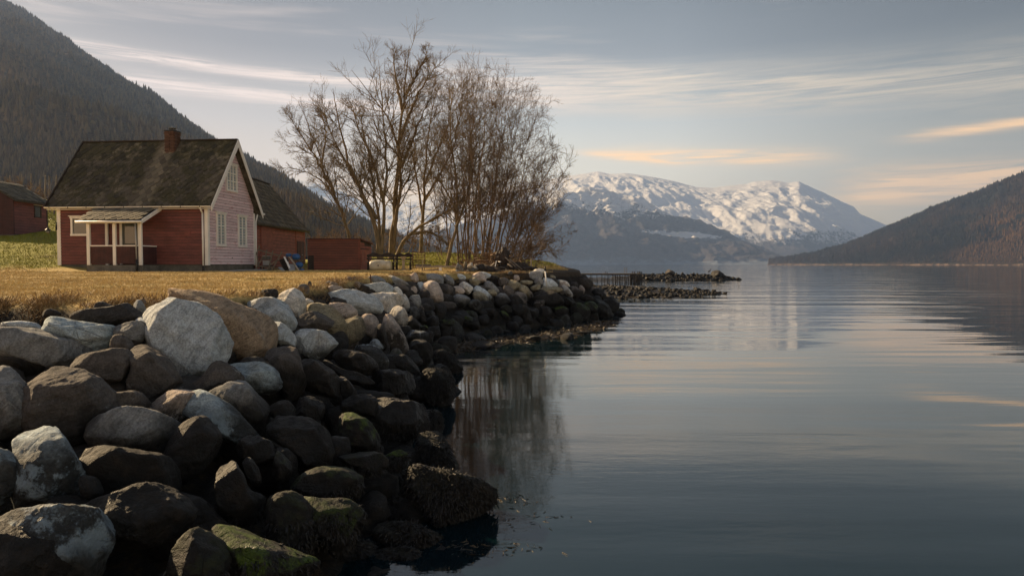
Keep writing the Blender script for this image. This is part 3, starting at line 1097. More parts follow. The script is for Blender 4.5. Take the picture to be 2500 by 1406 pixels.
def rock_mesh(name, dirs, faces, rho, D, seed, ang=0.5, basis=None, ncut=15):
    rg = np.random.default_rng(seed)
    a, b_, c = dirs[:, 0], dirs[:, 1], dirs[:, 2]
    phi = np.arctan2(b_, a)
    ct = np.sqrt(a * a + b_ * b_)
    p = 2.6 + ang * 1.5
    r0 = rho(phi)
    r = ((ct / r0) ** p + (np.abs(c) / D) ** p) ** (-1 / p)
    q = 60
    acc = r ** (-q)
    mean_r = float(np.mean(r0))
    for k in range(ncut):
        n = rg.normal(size=3)
        n[2] = -abs(n[2]) * 1.1 - 0.25        # mostly the face towards the open side
        n /= np.linalg.norm(n)
        ext = np.max((dirs * r[:, None]) @ n)
        h = ext * rg.uniform(0.60, 0.88)
        acc = acc + (np.maximum(0, dirs @ n) / h) ** q
    r = acc ** (-1 / q)
    so = rg.uniform(0, 100, 3)
    r = r * (1 + 0.03 * fbm(dirs * 1.9 + so, 3, seed % 97))
    P = dirs * r[:, None]
    # sharper relief along a bedding direction
    bd = rg.normal(size=3); bd /= np.linalg.norm(bd)
    lay = P @ bd / mean_r
    st = vnoise(np.c_[lay * 5 + 0.6 * fbm(dirs * 2 + so, 2, 3), np.zeros(len(P)), np.full(len(P), seed * .37)], 5)
    P = P * (1 + 0.036 * st + 0.03 * fbm(P / mean_r * 4 + so, 4, 7, 0.62))[:, None]
    if basis is not None:
        P = P @ basis
    return np_mesh(name, P, faces, True)


def boulder(poly, kind='grey', ang=0.5, moss=0.0, Y=None, parent=None, seed=None, label=None, name='boulder', push=0.3, thick=1.0, mat=None, shade=1.0):
    c, A, rho = polar_of(poly)
    if Y is None:
        hit = hit_surface(*c)
        Yd = hit[1]
    else:
        Yd = Y
    ctr = at(c[0], c[1], Yd)
    d = ray(*c); w = d / np.linalg.norm(d)
    dist = np.linalg.norm(ctr - CAMP)
    rt = np.cross(w, [0, 0, 1]); rt /= np.linalg.norm(rt)
    up = np.cross(rt, w)
    sc = dist / np.linalg.norm([(c[0] - 1250) / FPX, 1, (703 - c[1]) / FPX]) / FPX
    size = math.sqrt(A) * sc
    D = 0.52 * size * thick
    if A > 24000 and push == 0.3:
        push = -0.05
    ctr = ctr + w * D * push
    sc *= 1 + D * push / dist
    area_px = A
    n = 6 if area_px > 22000 else (5 if area_px > 2500 else 4)
    dirs, faces = ico(n)
    me = rock_mesh(name, dirs, faces, lambda a_: rho(a_) * sc * 1.17, D, seed if seed is not None else int(abs(c[0] * 7 + c[1] * 13)), ang, np.array([rt, up, w]))
    o = link(name, me, mat or M['rock'], parent, loc=tuple(ctr))
    k = KIND[kind]
    j = rng.uniform(0.88, 1.12) * shade
    o.color = (k[0] * j, k[1] * j, k[2] * j, 1 - moss)
    if label:
        o['label'] = label
    return o


def crop(ox, oy, s, pts):
    return [(ox + x / s, oy + y / s) for x, y in pts]


A_ = lambda pts: crop(0, 680, 3.514, pts)
B_ = lambda pts: crop(560, 660, 3.515, pts)
C_ = lambda pts: crop(0, 1000, 3.463, pts)
D_ = lambda pts: crop(560, 1000, 3.463, pts)
F_ = lambda pts: crop(880, 580, 3.676, pts)

wall = thing('boulder_wall', 'sloping wall of piled grey and brown boulders between the lawn and the water', 'stone wall', (-2.6, 12, 0))
wall.location = (0, 0, 0)
near = [
    (A_([(-80, 440), (0, 418), (120, 425), (270, 445), (420, 455), (560, 500), (640, 550), (688, 595), (660, 660), (600, 730), (550, 790), (450, 780), (330, 720), (200, 650), (80, 630), (-60, 620)]), 'mid', .3, 0, 'long flat grey slab at the left edge under the lawn'),
    (A_([(20, 390), (80, 372), (200, 370), (300, 400), (345, 440), (200, 470), (40, 450)]), 'grey', .5, 0, None),
    (A_([(370, 350), (540, 335), (700, 385), (860, 410), (950, 440), (985, 490), (970, 560), (900, 600), (760, 630), (690, 600), (640, 540), (500, 470), (380, 430)]), 'blue', .4, 0, 'light grey speckled oblong boulder near the lawn edge'),
    (A_([(370, 290), (430, 258), (495, 270), (505, 320), (440, 335), (380, 325)]), 'dark', .2, 0, None),
    (A_([(700, 300), (780, 262), (940, 255), (1060, 222), (1110, 240), (1180, 300), (1210, 380), (1060, 385), (960, 430), (880, 400), (760, 370), (700, 340)]), 'dark', .8, 0, 'black jagged boulder just under the lawn edge'),
    (A_([(815, 235), (870, 188), (960, 235), (900, 275), (830, 275)]), 'dark', .8, 0, None),
    (A_([(965, 435), (1050, 390), (1190, 370), (1230, 410), (1240, 510), (1190, 540), (1130, 560), (1080, 500), (1000, 470)]), 'mid', .5, 0, None),
    (A_([(1160, 310), (1290, 370), (1320, 440), (1330, 550), (1240, 540), (1200, 420)]), 'grey', .7, 0, None),
    (A_([(975, 500), (1060, 485), (1100, 530), (1135, 590), (1130, 680), (1040, 660), (960, 620)]), 'brown', .4, 0, None),
    (A_([(690, 660), (800, 650), (960, 625), (1060, 640), (1130, 700), (1135, 780), (1080, 850), (900, 900), (740, 850), (600, 760)]), 'brown', .7, 0, None),
    (A_([(1180, 305), (1240, 240), (1330, 213), (1420, 230), (1520, 218), (1620, 235), (1740, 290), (1830, 370), (1880, 480), (1898, 580), (1880, 660), (1830, 740), (1760, 830), (1650, 900), (1540, 930), (1440, 890), (1380, 740), (1330, 550), (1290, 390)]), 'grey', .35, 0, 'largest boulder, rounded and pale grey, standing at the lawn edge'),
    (A_([(1140, 600), (1300, 540), (1400, 620), (1440, 760), (1540, 920), (1420, 1020), (1290, 1095), (1200, 1000), (1130, 890), (1180, 760)]), 'brown', .5, 0, None),
    (A_([(1535, 150), (1600, 115), (1700, 118), (1800, 150), (1920, 180), (2020, 240), (2160, 285), (2250, 330), (2320, 400), (2345, 500), (2340, 590), (2260, 650), (2130, 700), (1990, 710), (1890, 680), (1900, 580), (1870, 450), (1820, 360), (1720, 280), (1590, 220)]), 'tan', .3, 0, 'big tan boulder to the right of the largest pale one'),
    (A_([(-100, 770), (0, 775), (100, 810), (200, 880), (280, 960), (297, 1020), (260, 1110), (200, 1230), (100, 1340), (0, 1406), (-100, 1300)]), 'mid', .6, 0, 'rough purplish boulder cut by the left edge of the picture'),
    (A_([(190, 850), (320, 790), (450, 785), (580, 795), (720, 860), (820, 930), (915, 1030), (915, 1080), (860, 1180), (800, 1290), (700, 1370), (560, 1406), (400, 1350), (290, 1250), (280, 1000)]), 'brown', .4, 0, 'large dark brown boulder below the long flat slab'),
    (A_([(925, 1010), (1000, 980), (1130, 977), (1190, 995), (1240, 1050), (1280, 1135), (1150, 1160), (940, 1125)]), 'brown', .3, 0, None),
    (A_([(1290, 1110), (1400, 1020), (1500, 960), (1570, 942), (1640, 975), (1685, 1020), (1680, 1110), (1620, 1200), (1510, 1300), (1440, 1270), (1340, 1190)]), 'pinkish', .5, 0, 'small light tan boulder with a bright ridge'),
    ([(240, 1020), (300, 998), (350, 1003), (400, 1030), (440, 1070), (430, 1090), (400, 1113), (330, 1108), (260, 1090), (232, 1050)], 'mid', .4, 0, None),
    ([(480, 960), (500, 957), (530, 975), (560, 992), (590, 1035), (620, 1070), (628, 1090), (600, 1100), (560, 1085), (520, 1060), (470, 1025), (465, 1010)], 'blue', .8, 0, 'craggy pale speckled boulder left of the streaked angular one'),
    (A_([(1760, 1000), (1960, 920), (2070, 885), (2120, 910), (2200, 1010), (2310, 1120), (2340, 1210), (2330, 1270), (2210, 1340), (2100, 1280), (2000, 1110), (1900, 1050), (1800, 1010)]), 'mid', 1.0, 0, 'angular dark boulder with long pale streaks'),
    (A_([(1970, 740), (2100, 730), (2230, 728), (2310, 760), (2370, 830), (2390, 900), (2360, 960), (2300, 990), (2180, 960), (2080, 880), (2020, 800)]), 'blue', .35, 0, None),
    (A_([(1650, 900), (1760, 840), (1840, 720), (1960, 760), (2030, 820), (2070, 880), (1960, 940), (1780, 1000), (1640, 970)]), 'brown', .5, 0, None),
    (C_([(200, 220), (300, 160), (390, 165), (470, 210), (520, 300), (590, 450), (660, 600), (700, 720), (690, 790), (560, 820), (300, 820), (180, 770), (190, 600), (200, 400)]), 'blue', .6, 0, 'upright wedge shaped boulder with pale blue patches low on the left'),
    (C_([(480, 230), (570, 330), (620, 420), (635, 560), (560, 520)]), 'mid', .4, 0, None),
    (C_([(-60, 360), (40, 360), (110, 420), (160, 490), (160, 560), (90, 700), (0, 790), (-60, 790)]), 'blue', .4, 0, None),
    (C_([(790, 320), (880, 305), (980, 320), (1150, 370), (1300, 420), (1420, 480), (1500, 570), (1515, 680), (1490, 790), (1300, 730), (1100, 680), (900, 660), (770, 560)]), 'dark', .5, 0, None),
    (C_([(1500, 180), (1620, 110), (1720, 105), (1800, 200), (1830, 270), (1800, 400), (1650, 530), (1520, 610), (1480, 520), (1400, 440)]), 'dark', .4, 0, None),
    (C_([(690, 810), (800, 760), (1000, 710), (1180, 678), (1300, 690), (1420, 740), (1480, 830), (1545, 935), (1520, 990), (1400, 1090), (1200, 1150), (950, 1130), (860, 1040), (760, 920)]), 'dark', .3, 0, 'low domed wet boulder near the bottom left corner'),
    (C_([(90, 870), (230, 830), (420, 832), (560, 845), (700, 890), (800, 950), (870, 1040), (880, 1120), (820, 1280), (760, 1440), (500, 1440), (350, 1100), (200, 970), (80, 960)]), 'blue', .5, 0, 'dark wet boulder with white barnacle patches in the bottom left corner'),
    (C_([(-80, 960), (200, 970), (350, 1040), (450, 1200), (490, 1440), (200, 1500), (-80, 1460)]), 'dark', .3, 0, None),
    (C_([(690, 560), (760, 560), (820, 600), (860, 720), (760, 750), (700, 700)]), 'mid', .8, 0, None),
    (C_([(1880, 440), (1960, 410), (2060, 600), (2080, 700), (2200, 740), (2240, 830), (2160, 920), (2020, 960), (1900, 860), (1850, 700)]), 'dark', .6, 0, None),
    (C_([(2050, 400), (2120, 410), (2180, 500), (2210, 640), (2140, 640), (2080, 520)]), 'dark', .5, 0, None),
    (C_([(2080, 230), (2180, 240), (2290, 290), (2330, 400), (2240, 480), (2160, 470), (2100, 400), (1990, 330)]), 'dark', .8, 0, None),
    (C_([(1500, 1150), (1650, 1020), (1750, 1070), (1860, 1180), (1930, 1330), (1960, 1440), (1450, 1460)]), 'dark', .5, .15, None),
    (D_([(-60, 960), (120, 1010), (330, 1120), (540, 1240), (700, 1330), (800, 1440), (0, 1500), (-100, 1200)]), 'dark', .4, .9, 'black boulder with a bright green weed stripe at the bottom'),
    # second crop: middle stretch
    (B_([(165, 290), (300, 250), (400, 255), (500, 310), (570, 370), (578, 430), (550, 510), (480, 500), (380, 450), (300, 430), (200, 400), (130, 340)]), 'grey', .4, 0, None),
    (B_([(160, 300), (200, 262), (300, 235), (380, 240), (380, 280), (260, 290), (170, 330)]), 'pale', .7, 0, None),
    (B_([(405, 245), (480, 190), (570, 165), (620, 200), (640, 260), (650, 340), (640, 410), (590, 430), (520, 340), (430, 290)]), 'pale', .6, 0, 'pale pointed boulder on the crest right of the tan one'),
    (B_([(280, 170), (340, 165), (400, 165), (410, 230), (350, 250), (275, 230)]), 'dark', 1.0, 0, 'small dark cube shaped stone lying on the grass edge'),
    (B_([(640, 255), (680, 240), (715, 262), (720, 295), (650, 310)]), 'pale', .4, 0, None),
    (B_([(650, 320), (700, 295), (800, 300), (900, 350), (960, 420), (975, 480), (950, 530), (900, 550), (800, 540), (700, 470), (650, 390)]), 'olive', .6, 0, None),
    (B_([(640, 380), (700, 362), (790, 370), (860, 410), (890, 440), (820, 510), (770, 530), (640, 525), (555, 515), (580, 450)]), 'brown', .9, 0, None),
    (B_([(830, 300), (920, 282), (1030, 300), (1070, 340), (1085, 380), (1050, 420), (980, 430), (900, 370)]), 'pinkish', .9, 0, None),
    (B_([(720, 270), (830, 220), (940, 180), (1050, 175), (1150, 205), (1240, 240), (1280, 310), (1260, 370), (1180, 350), (1090, 375), (1030, 320), (950, 300), (800, 305)]), 'grey', .9, 0, 'long pale layered slab lying across the crest of the wall'),
    (B_([(990, 160), (1080, 115), (1180, 130), (1260, 110), (1330, 110), (1410, 150), (1420, 200), (1300, 215), (1200, 205), (1080, 185)]), 'grey', .6, 0, None),
    (B_([(825, 160), (880, 130), (950, 140), (980, 170), (920, 192), (850, 192)]), 'pinkish', .3, 0, None),
    (B_([(1170, 225), (1300, 205), (1420, 205), (1475, 235), (1480, 280), (1400, 370), (1330, 430), (1270, 400), (1280, 320), (1240, 260)]), 'pale', .7, 0, 'pale boulder pointing towards the water at the end of the layered slab'),
    (B_([(1440, 300), (1490, 330), (1525, 400), (1520, 450), (1480, 510), (1400, 490), (1360, 420), (1380, 370)]), 'pale', .7, 0, None),
    (B_([(1340, 410), (1380, 400), (1440, 470), (1500, 570), (1525, 650), (1510, 710), (1460, 735), (1380, 720), (1340, 690), (1350, 600), (1325, 500)]), 'pinkish', .3, 0, 'tall egg shaped speckled boulder beside the dark water side'),
    (B_([(1110, 380), (1200, 370), (1260, 410), (1285, 500), (1260, 590), (1200, 570), (1140, 500)]), 'pinkish', .5, 0, None),
    (B_([(1270, 480), (1320, 470), (1345, 560), (1360, 640), (1320, 690), (1280, 600)]), 'brown', .4, 0, None),
    (B_([(980, 440), (1060, 420), (1120, 400), (1155, 480), (1140, 560), (1080, 610), (960, 640), (910, 620), (950, 520)]), 'olive', .4, 0, None),
    (B_([(545, 560), (600, 520), (720, 525), (820, 540), (880, 580), (920, 640), (880, 720), (830, 760), (760, 780), (640, 740), (575, 670)]), 'grey', .6, 0, None),
    (B_([(355, 470), (420, 440), (480, 480), (540, 550), (570, 620), (570, 690), (500, 660), (430, 640), (370, 600)]), 'grey', .8, 0, None),
    (B_([(340, 720), (440, 670), (560, 680), (590, 780), (610, 880), (640, 960), (610, 1070), (520, 1095), (430, 1060), (400, 960), (380, 850), (330, 780)]), 'brown', .9, 0, None),
    (B_([(600, 750), (700, 780), (780, 800), (860, 860), (930, 940), (940, 1000), (900, 1080), (830, 1070), (720, 1030), (640, 1000), (620, 880)]), 'brown', .6, 0, None),
    (B_([(1060, 660), (1150, 640), (1230, 650), (1300, 700), (1350, 770), (1340, 830), (1280, 885), (1230, 850), (1150, 770), (1080, 710)]), 'grey', .7, 0, None),
    (B_([(870, 700), (1000, 690), (1120, 710), (1220, 770), (1260, 840), (1250, 890), (1130, 880), (1060, 870), (950, 800)]), 'brown', .6, 0, None),
    (B_([(790, 780), (880, 780), (960, 850), (1100, 880), (1200, 940), (1230, 980), (1130, 1010), (1040, 960), (920, 900)]), 'dark', .8, 0, None),
    (B_([(950, 880), (1030, 960), (1090, 1060), (1100, 1100), (1000, 1110), (930, 1000)]), 'brown', .6, 0, None),
    (B_([(1200, 600), (1260, 590), (1310, 640), (1330, 690), (1290, 720), (1220, 670)]), 'grey', .6, 0, None),
    (B_([(1480, 210), (1520, 230), (1550, 310), (1530, 360), (1480, 330)]), 'pale', .4, 0, None),
    (B_([(1490, 540), (1580, 512), (1670, 520), (1705, 550), (1680, 590), (1600, 610), (1530, 590)]), 'grey', .7, 0, 'flat pale stone sticking out over the dark lower boulders'),
    (B_([(1490, 450), (1560, 380), (1620, 470), (1620, 510), (1500, 515)]), 'brown', .7, 0, None),
    (B_([(1600, 330), (1650, 320), (1690, 430), (1650, 460), (1600, 400)]), 'brown', .9, 0, None),
    # dark lower boulders
    (D_([(350, 140), (460, 65), (560, 80), (700, 100), (820, 200), (855, 320), (840, 430), (760, 520), (660, 500), (600, 380), (420, 250)]), 'dark', .9, 0, None),
    (D_([(900, 60), (1040, 42), (1140, 90), (1200, 150), (1250, 240), (1275, 360), (1150, 380), (1000, 320), (950, 190)]), 'dark', .4, 1.0, 'rounded boulder covered in bright green moss above the water'),
    (D_([(1180, 0), (1300, -60), (1600, -40), (1660, 80), (1680, 170), (1500, 240), (1300, 270), (1220, 150)]), 'dark', .7, 0, None),
    (D_([(1320, 390), (1420, 345), (1500, 370), (1520, 440), (1420, 500), (1330, 460)]), 'dark', .3, .9, 'small green mossy stone near the waterline'),
    (D_([(860, 480), (950, 470), (1060, 540), (1100, 620), (1060, 760), (1000, 790), (800, 770), (600, 700), (540, 600), (700, 520)]), 'dark', .6, .35, None),
    (D_([(910, 400), (1100, 360), (1250, 370), (1320, 440), (1300, 500), (1180, 540), (1000, 490)]), 'dark', .4, .1, None),
    (D_([(600, 720), (830, 790), (980, 790), (1110, 900), (1150, 1000), (1100, 1150), (800, 1200), (660, 1000)]), 'dark', .6, .5, None),
    (D_([(300, 750), (560, 720), (680, 870), (760, 1080), (700, 1180), (500, 1170), (330, 1000)]), 'dark', .5, .15, None),
    (D_([(400, 370), (470, 380), (520, 480), (510, 580), (440, 610), (370, 540)]), 'dark', .4, .2, None),
    (B_([(580, 1110), (700, 1090), (800, 1150), (790, 1280), (640, 1280), (570, 1200)]), 'dark', .6, 0, None),
    (B_([(330, 1180), (480, 1110), (560, 1200), (540, 1290), (400, 1270)]), 'dark', .9, 0, None),
    (B_([(1350, 740), (1500, 720), (1640, 840), (1560, 900), (1380, 880)]), 'dark', .5, 0, None),
    (B_([(1230, 880), (1400, 860), (1590, 900), (1580, 1060), (1400, 1100), (1230, 1020)]), 'dark', .7, 0, None),
    (B_([(1250, 1100), (1450, 1120), (1640, 1200), (1690, 1330), (1480, 1420), (1260, 1300)]), 'dark', .7, 0, None),
    (B_([(960, 1110), (1200, 1060), (1280, 1160), (1260, 1260), (1000, 1240)]), 'dark', .6, 0, None),
    (B_([(1540, 610), (1680, 600), (1750, 700), (1700, 800), (1580, 780)]), 'dark', .5, 0, None),
    (B_([(90, 790), (240, 740), (350, 800), (420, 900), (410, 990), (330, 1020), (200, 960)]), 'dark', .5, 0, None),
]
far = [
    (F_([(45, 415), (80, 350), (160, 345), (215, 380), (220, 410), (100, 420)]), 'mid', .8, 0, None),
    (F_([(230, 380), (280, 337), (350, 370), (420, 410), (440, 450), (380, 440), (300, 420)]), 'mid', .7, 0, None),
    (F_([(395, 375), (480, 318), (510, 330), (515, 400), (440, 400)]), 'pinkish', .9, 0, None),
    (F_([(520, 360), (600, 330), (700, 330), (740, 370), (740, 420), (650, 430), (540, 390)]), 'mid', .8, 0, None),
    (F_([(740, 340), (800, 335), (830, 380), (835, 425), (780, 430), (745, 390)]), 'mid', .5, 0, None),
    (F_([(570, 410), (650, 400), (720, 450), (750, 520), (730, 580), (640, 605), (560, 600), (530, 520), (560, 470)]), 'pinkish', .35, 0, 'round pale boulder half way down the far stretch of the wall'),
    (F_([(500, 410), (560, 400), (590, 430), (560, 480), (520, 500)]), 'grey', .5, 0, None),
    (F_([(420, 470), (480, 440), (505, 460), (500, 520), (440, 510)]), 'pinkish', .5, 0, None),
    (F_([(440, 530), (520, 515), (540, 570), (530, 640), (460, 620)]), 'mid', .5, 0, None),
    (F_([(700, 430), (790, 420), (830, 460), (800, 510), (740, 520)]), 'brown', .5, 0, None),
    (F_([(270, 440), (340, 415), (420, 440), (430, 480), (340, 470)]), 'brown', .5, 0, None),
    (F_([(150, 430), (210, 405), (290, 440), (310, 480), (200, 470)]), 'grey', .5, 0, None),
    (F_([(270, 470), (330, 440), (375, 490), (370, 530), (300, 510)]), 'pale', .5, 0, None),
    (F_([(365, 520), (400, 510), (440, 590), (430, 670), (390, 640)]), 'pale', .5, 0, None),
    (F_([(430, 640), (500, 620), (530, 680), (520, 740), (450, 700)]), 'mid', .6, 0, None),
    (F_([(500, 640), (545, 630), (590, 740), (560, 790), (520, 740)]), 'brown', .8, 0, None),
    (F_([(540, 600), (600, 590), (650, 640), (610, 680), (550, 660)]), 'brown', .6, 0, None),
    (F_([(830, 320), (900, 330), (950, 350), (940, 380), (870, 375)]), 'grey', .5, 0, None),
    (F_([(950, 360), (1020, 330), (1080, 310), (1140, 370), (1120, 410), (1060, 420), (980, 390)]), 'pinkish', .4, 0, None),
    (F_([(1040, 315), (1100, 310), (1165, 330), (1170, 360), (1120, 380)]), 'grey', .7, 0, None),
    (F_([(880, 385), (920, 368), (950, 400), (900, 420)]), 'brown', .5, 0, None),
    (F_([(970, 380), (1020, 350), (1070, 400), (1060, 425), (1000, 425)]), 'olive', .5, 0, None),
    (F_([(890, 420), (940, 400), (1000, 430), (1010, 480), (960, 510), (910, 480)]), 'pale', .5, 0, None),
    (F_([(810, 480), (850, 435), (900, 440), (935, 480), (920, 500), (840, 510)]), 'pinkish', .4, 0, None),
    (F_([(820, 540), (900, 500), (970, 530), (975, 600), (900, 625), (820, 600)]), 'mid', .5, 0, None),
    (F_([(1000, 430), (1060, 440), (1120, 470), (1180, 540), (1160, 565), (1090, 520), (1010, 490)]), 'grey', .6, 0, None),
    (F_([(1010, 500), (1070, 490), (1130, 530), (1160, 590), (1150, 640), (1090, 610), (1000, 560)]), 'olive', .3, 0, None),
    (F_([(1100, 410), (1160, 390), (1240, 470), (1240, 500), (1180, 480), (1110, 450)]), 'mid', .6, 0, None),
    (F_([(1130, 480), (1190, 460), (1225, 490), (1220, 520), (1150, 520)]), 'olive', .4, 0, None),
    (F_([(1210, 510), (1290, 500), (1340, 540), (1335, 600), (1250, 590), (1220, 560)]), 'mid', .4, 0, None),
    (F_([(1260, 430), (1330, 440), (1380, 480), (1370, 560), (1290, 500)]), 'brown', .5, 0, None),
    (F_([(1310, 400), (1370, 380), (1440, 420), (1440, 460), (1350, 485), (1310, 450)]), 'olive', .4, 0, None),
    (F_([(1160, 340), (1230, 345), (1230, 380), (1170, 380)]), 'dark', .8, 0, None),
    (F_([(1240, 370), (1310, 360), (1340, 400), (1290, 440), (1240, 420)]), 'brown', .5, 0, None),
    (F_([(1370, 340), (1420, 340), (1430, 380), (1380, 395)]), 'pinkish', .4, 0, None),
    (F_([(1430, 385), (1540, 390), (1540, 415), (1440, 425)]), 'olive', .8, 0, None),
    (F_([(1430, 430), (1500, 440), (1530, 500), (1480, 540), (1430, 490)]), 'olive', .5, 0, None),
    (F_([(1530, 440), (1610, 415), (1620, 455), (1550, 490)]), 'olive', .5, 0, None),
    (F_([(1490, 350), (1540, 305), (1620, 310), (1640, 350), (1600, 400), (1520, 385)]), 'mid', .5, 0, None),
    (F_([(1560, 290), (1620, 280), (1660, 300), (1640, 335), (1570, 320)]), 'pale', .6, 0, None),
    (F_([(1560, 370), (1610, 350), (1640, 400), (1620, 430), (1570, 420)]), 'mid', .5, 0, None),
    (F_([(1620, 370), (1700, 365), (1770, 430), (1740, 455), (1620, 455)]), 'grey', .7, 0, None),
    (F_([(1760, 380), (1850, 390), (1880, 440), (1830, 440), (1780, 415)]), 'pale', .6, 0, None),
    (F_([(1570, 485), (1640, 452), (1780, 440), (1830, 470), (1740, 500), (1600, 515)]), 'olive', .9, 0, 'broad flat slab under the metal pole'),
    (F_([(1520, 560), (1600, 520), (1710, 480), (1780, 530), (1830, 600), (1700, 625), (1550, 625)]), 'dark', .9, 0, None),
    (F_([(1800, 440), (1840, 430), (1890, 480), (1910, 525), (1860, 530)]), 'pale', .6, 0, None),
    (F_([(1690, 340), (1740, 340), (1760, 375), (1700, 385)]), 'olive', .5, 0, None),
    (F_([(1880, 430), (1940, 440), (1980, 490), (1960, 520), (1910, 510)]), 'brown', .5, 0, None),
    (F_([(1960, 530), (2010, 515), (2110, 540), (2100, 575), (2000, 570)]), 'brown', .6, 0, None),
    (F_([(1720, 640), (1820, 620), (1870, 650), (1840, 690), (1740, 690)]), 'dark', .4, 1.0, None),
    (F_([(2000, 590), (2080, 570), (2130, 610), (2110, 690), (2030, 670)]), 'dark', .4, .8, None),
    (F_([(1900, 600), (1990, 590), (2050, 640), (2070, 720), (1950, 730), (1880, 680)]), 'dark', .5, .6, None),
    (F_([(2100, 560), (2170, 555), (2230, 620), (2260, 690), (2180, 730), (2090, 700)]), 'dark', .6, .1, None),
    (F_([(2280, 680), (2310, 655), (2365, 690), (2340, 715), (2290, 712)]), 'dark', .5, 0, 'small black rock at the very tip of the wall in the water'),
    (F_([(2240, 728), (2290, 706), (2345, 730), (2290, 755)]), 'dark', .4, 0, None),
    (F_([(1340, 500), (1430, 530), (1480, 640), (1340, 610)]), 'dark', .6, 0, None),
    (F_([(1340, 620), (1460, 600), (1490, 690), (1360, 710)]), 'dark', .6, 0, None),
    (F_([(1250, 620), (1340, 610), (1360, 680), (1270, 690)]), 'dark', .6, .2, None),
    (F_([(960, 560), (1060, 560), (1110, 620), (1050, 660), (970, 620)]), 'mid', .7, 0, None),
    (F_([(1120, 630), (1200, 640), (1250, 710), (1160, 730), (1100, 690)]), 'brown', .6, 0, None),
    (F_([(1240, 660), (1300, 660), (1350, 740), (1290, 730)]), 'dark', .6, 1.0, None),
    (F_([(520, 800), (580, 780), (620, 825), (560, 845)]), 'dark', .4, 1.0, None),
    (F_([(920, 660), (1000, 660), (1040, 700), (950, 710)]), 'dark', .4, .9, None),
    (F_([(920, 710), (980, 700), (1010, 760), (940, 770)]), 'dark', .4, .7, None),
    (F_([(700, 740), (840, 740), (840, 790), (720, 790)]), 'dark', .8, .6, None),
    (F_([(580, 660), (670, 660), (660, 770), (590, 740)]), 'dark', .8, .1, None),
    (F_([(700, 580), (840, 580), (860, 640), (720, 650)]), 'brown', .8, 0, None),
    (F_([(1820, 540), (1900, 555), (1950, 610), (1860, 620)]), 'brown', .6, .1, None),
    (F_([(1600, 620), (1700, 625), (1720, 700), (1610, 710)]), 'dark', .6, 0, None),
    (F_([(1480, 640), (1590, 630), (1600, 710), (1500, 730)]), 'dark', .6, 0, None),
]
placed = []
for i_, (P, k, an, mo, lb) in enumerate(near + far):
    o = boulder(P, k, an, mo, parent=wall, label=lb, shade=1.3 if (i_ >= len(near) and k != 'dark') else 1.0)  # far stones lightened, sunlight on that stretch put into their colour
    placed.append(np.array(o.location))

# hidden and smaller stones between and under the drawn ones, and out of frame
tmpl = []
for s in range(8):
    dirs, faces = ico(4)
    rg = np.random.default_rng(100 + s)
    ph = np.linspace(-math.pi, math.pi, 25)
    rad = 1 + 0.22 * np.interp(ph, ph[::4], rg.normal(size=7))
    me = rock_mesh('stone', dirs, faces, lambda a_, rad=rad: np.interp(a_, ph, rad, period=2 * math.pi), rg.uniform(0.6, 0.9), 300 + s, 0.7)
    me.materials.append(M['rock'])
    tmpl.append(me)


def stone(loc, size, kind, parent, moss=0.0, squash=0.8, name='boulder', shade=1.0):
    o = link(name, random.choice(tmpl), None, parent, loc=tuple(loc), rot=(random.uniform(0, 6), random.uniform(0, 6), random.uniform(0, 6)))
    o.scale = (size, size * random.uniform(0.7, 1.0), size * squash * random.uniform(0.8, 1.1))
    k = KIND[kind]; j = random.uniform(0.8, 1.15) * shade
    o.color = (k[0] * j, k[1] * j, k[2] * j, 1 - moss)
    return o


cand = np.c_[rng.uniform(-9, 6.5, 9000), rng.uniform(1.5, 50, 9000)]
ok = (~inside(cand, TOPP)) & inside(cand, FOOTP) & (seg_dist(cand, TOP) > 0.15)
cand = cand[ok]
zs = rock_surf(cand)
used = []
for (x, y), z in zip(cand, zs):
    sz = random.uniform(0.24, 0.40) if y < 20 else random.uniform(0.3, 0.55)
    if all((x - a) ** 2 + (y - b2) ** 2 > (0.75 * (sz + s2)) ** 2 for a, b2, s2 in used):
        used.append((x, y, sz))
        if len(used) >= 700:
            break
tm_lo = []
for s in range(5):
    dirs, faces = ico(3)
    rg = np.random.default_rng(140 + s)
    rr_ = 1 + 0.2 * rg.normal(size=9)
    tm_lo.append((rock_mesh('rubble', dirs, faces, lambda a_: np.interp(a_, np.linspace(-math.pi, math.pi, 9), rr_, period=2 * math.pi), 0.8, 350 + s, 0.8), faces))
RV, RF, ro_ = [], [], 0
n_ind = 0
for k_, (x, y, sz) in enumerate(used):
    z = float(rock_surf(np.array([[x, y]]))[0])
    if k_ >= 260 or y < 12.5 or n_ind >= 92:
        me_, fc_ = random.choice(tm_lo)
        V = np.empty(len(me_.vertices) * 3, np.float32); me_.vertices.foreach_get('co', V); V = V.reshape(-1, 3)
        Rm = np.array(Matrix.Rotation(random.uniform(0, 6), 3, 'Z') @ Matrix.Rotation(random.uniform(0, 6), 3, 'X'))
        V = (V * np.array([1, random.uniform(.7, 1), .8])) @ Rm.T * sz + np.array([x, y, z - (0.42 if y < 12.5 else 0.28)])
        RV.append(V); RF.append(fc_ + ro_); ro_ += len(V)
        continue
    n_ind += 1
    stone((x, y, z - 0.36 - 0.35 * sz), sz, random.choice(['mid', 'pinkish', 'brown', 'olive'] if y > 13 and z > 0.9 else ['dark', 'dark', 'brown']), wall, moss=0.15 if z < 1 else 0)
ob = link('rubble', np_mesh('rubble', np.concatenate(RV), np.concatenate(RF), True), M['rock'], wall)
ob.color = (0.05, 0.042, 0.036, 1)
ob['kind'] = 'stuff'
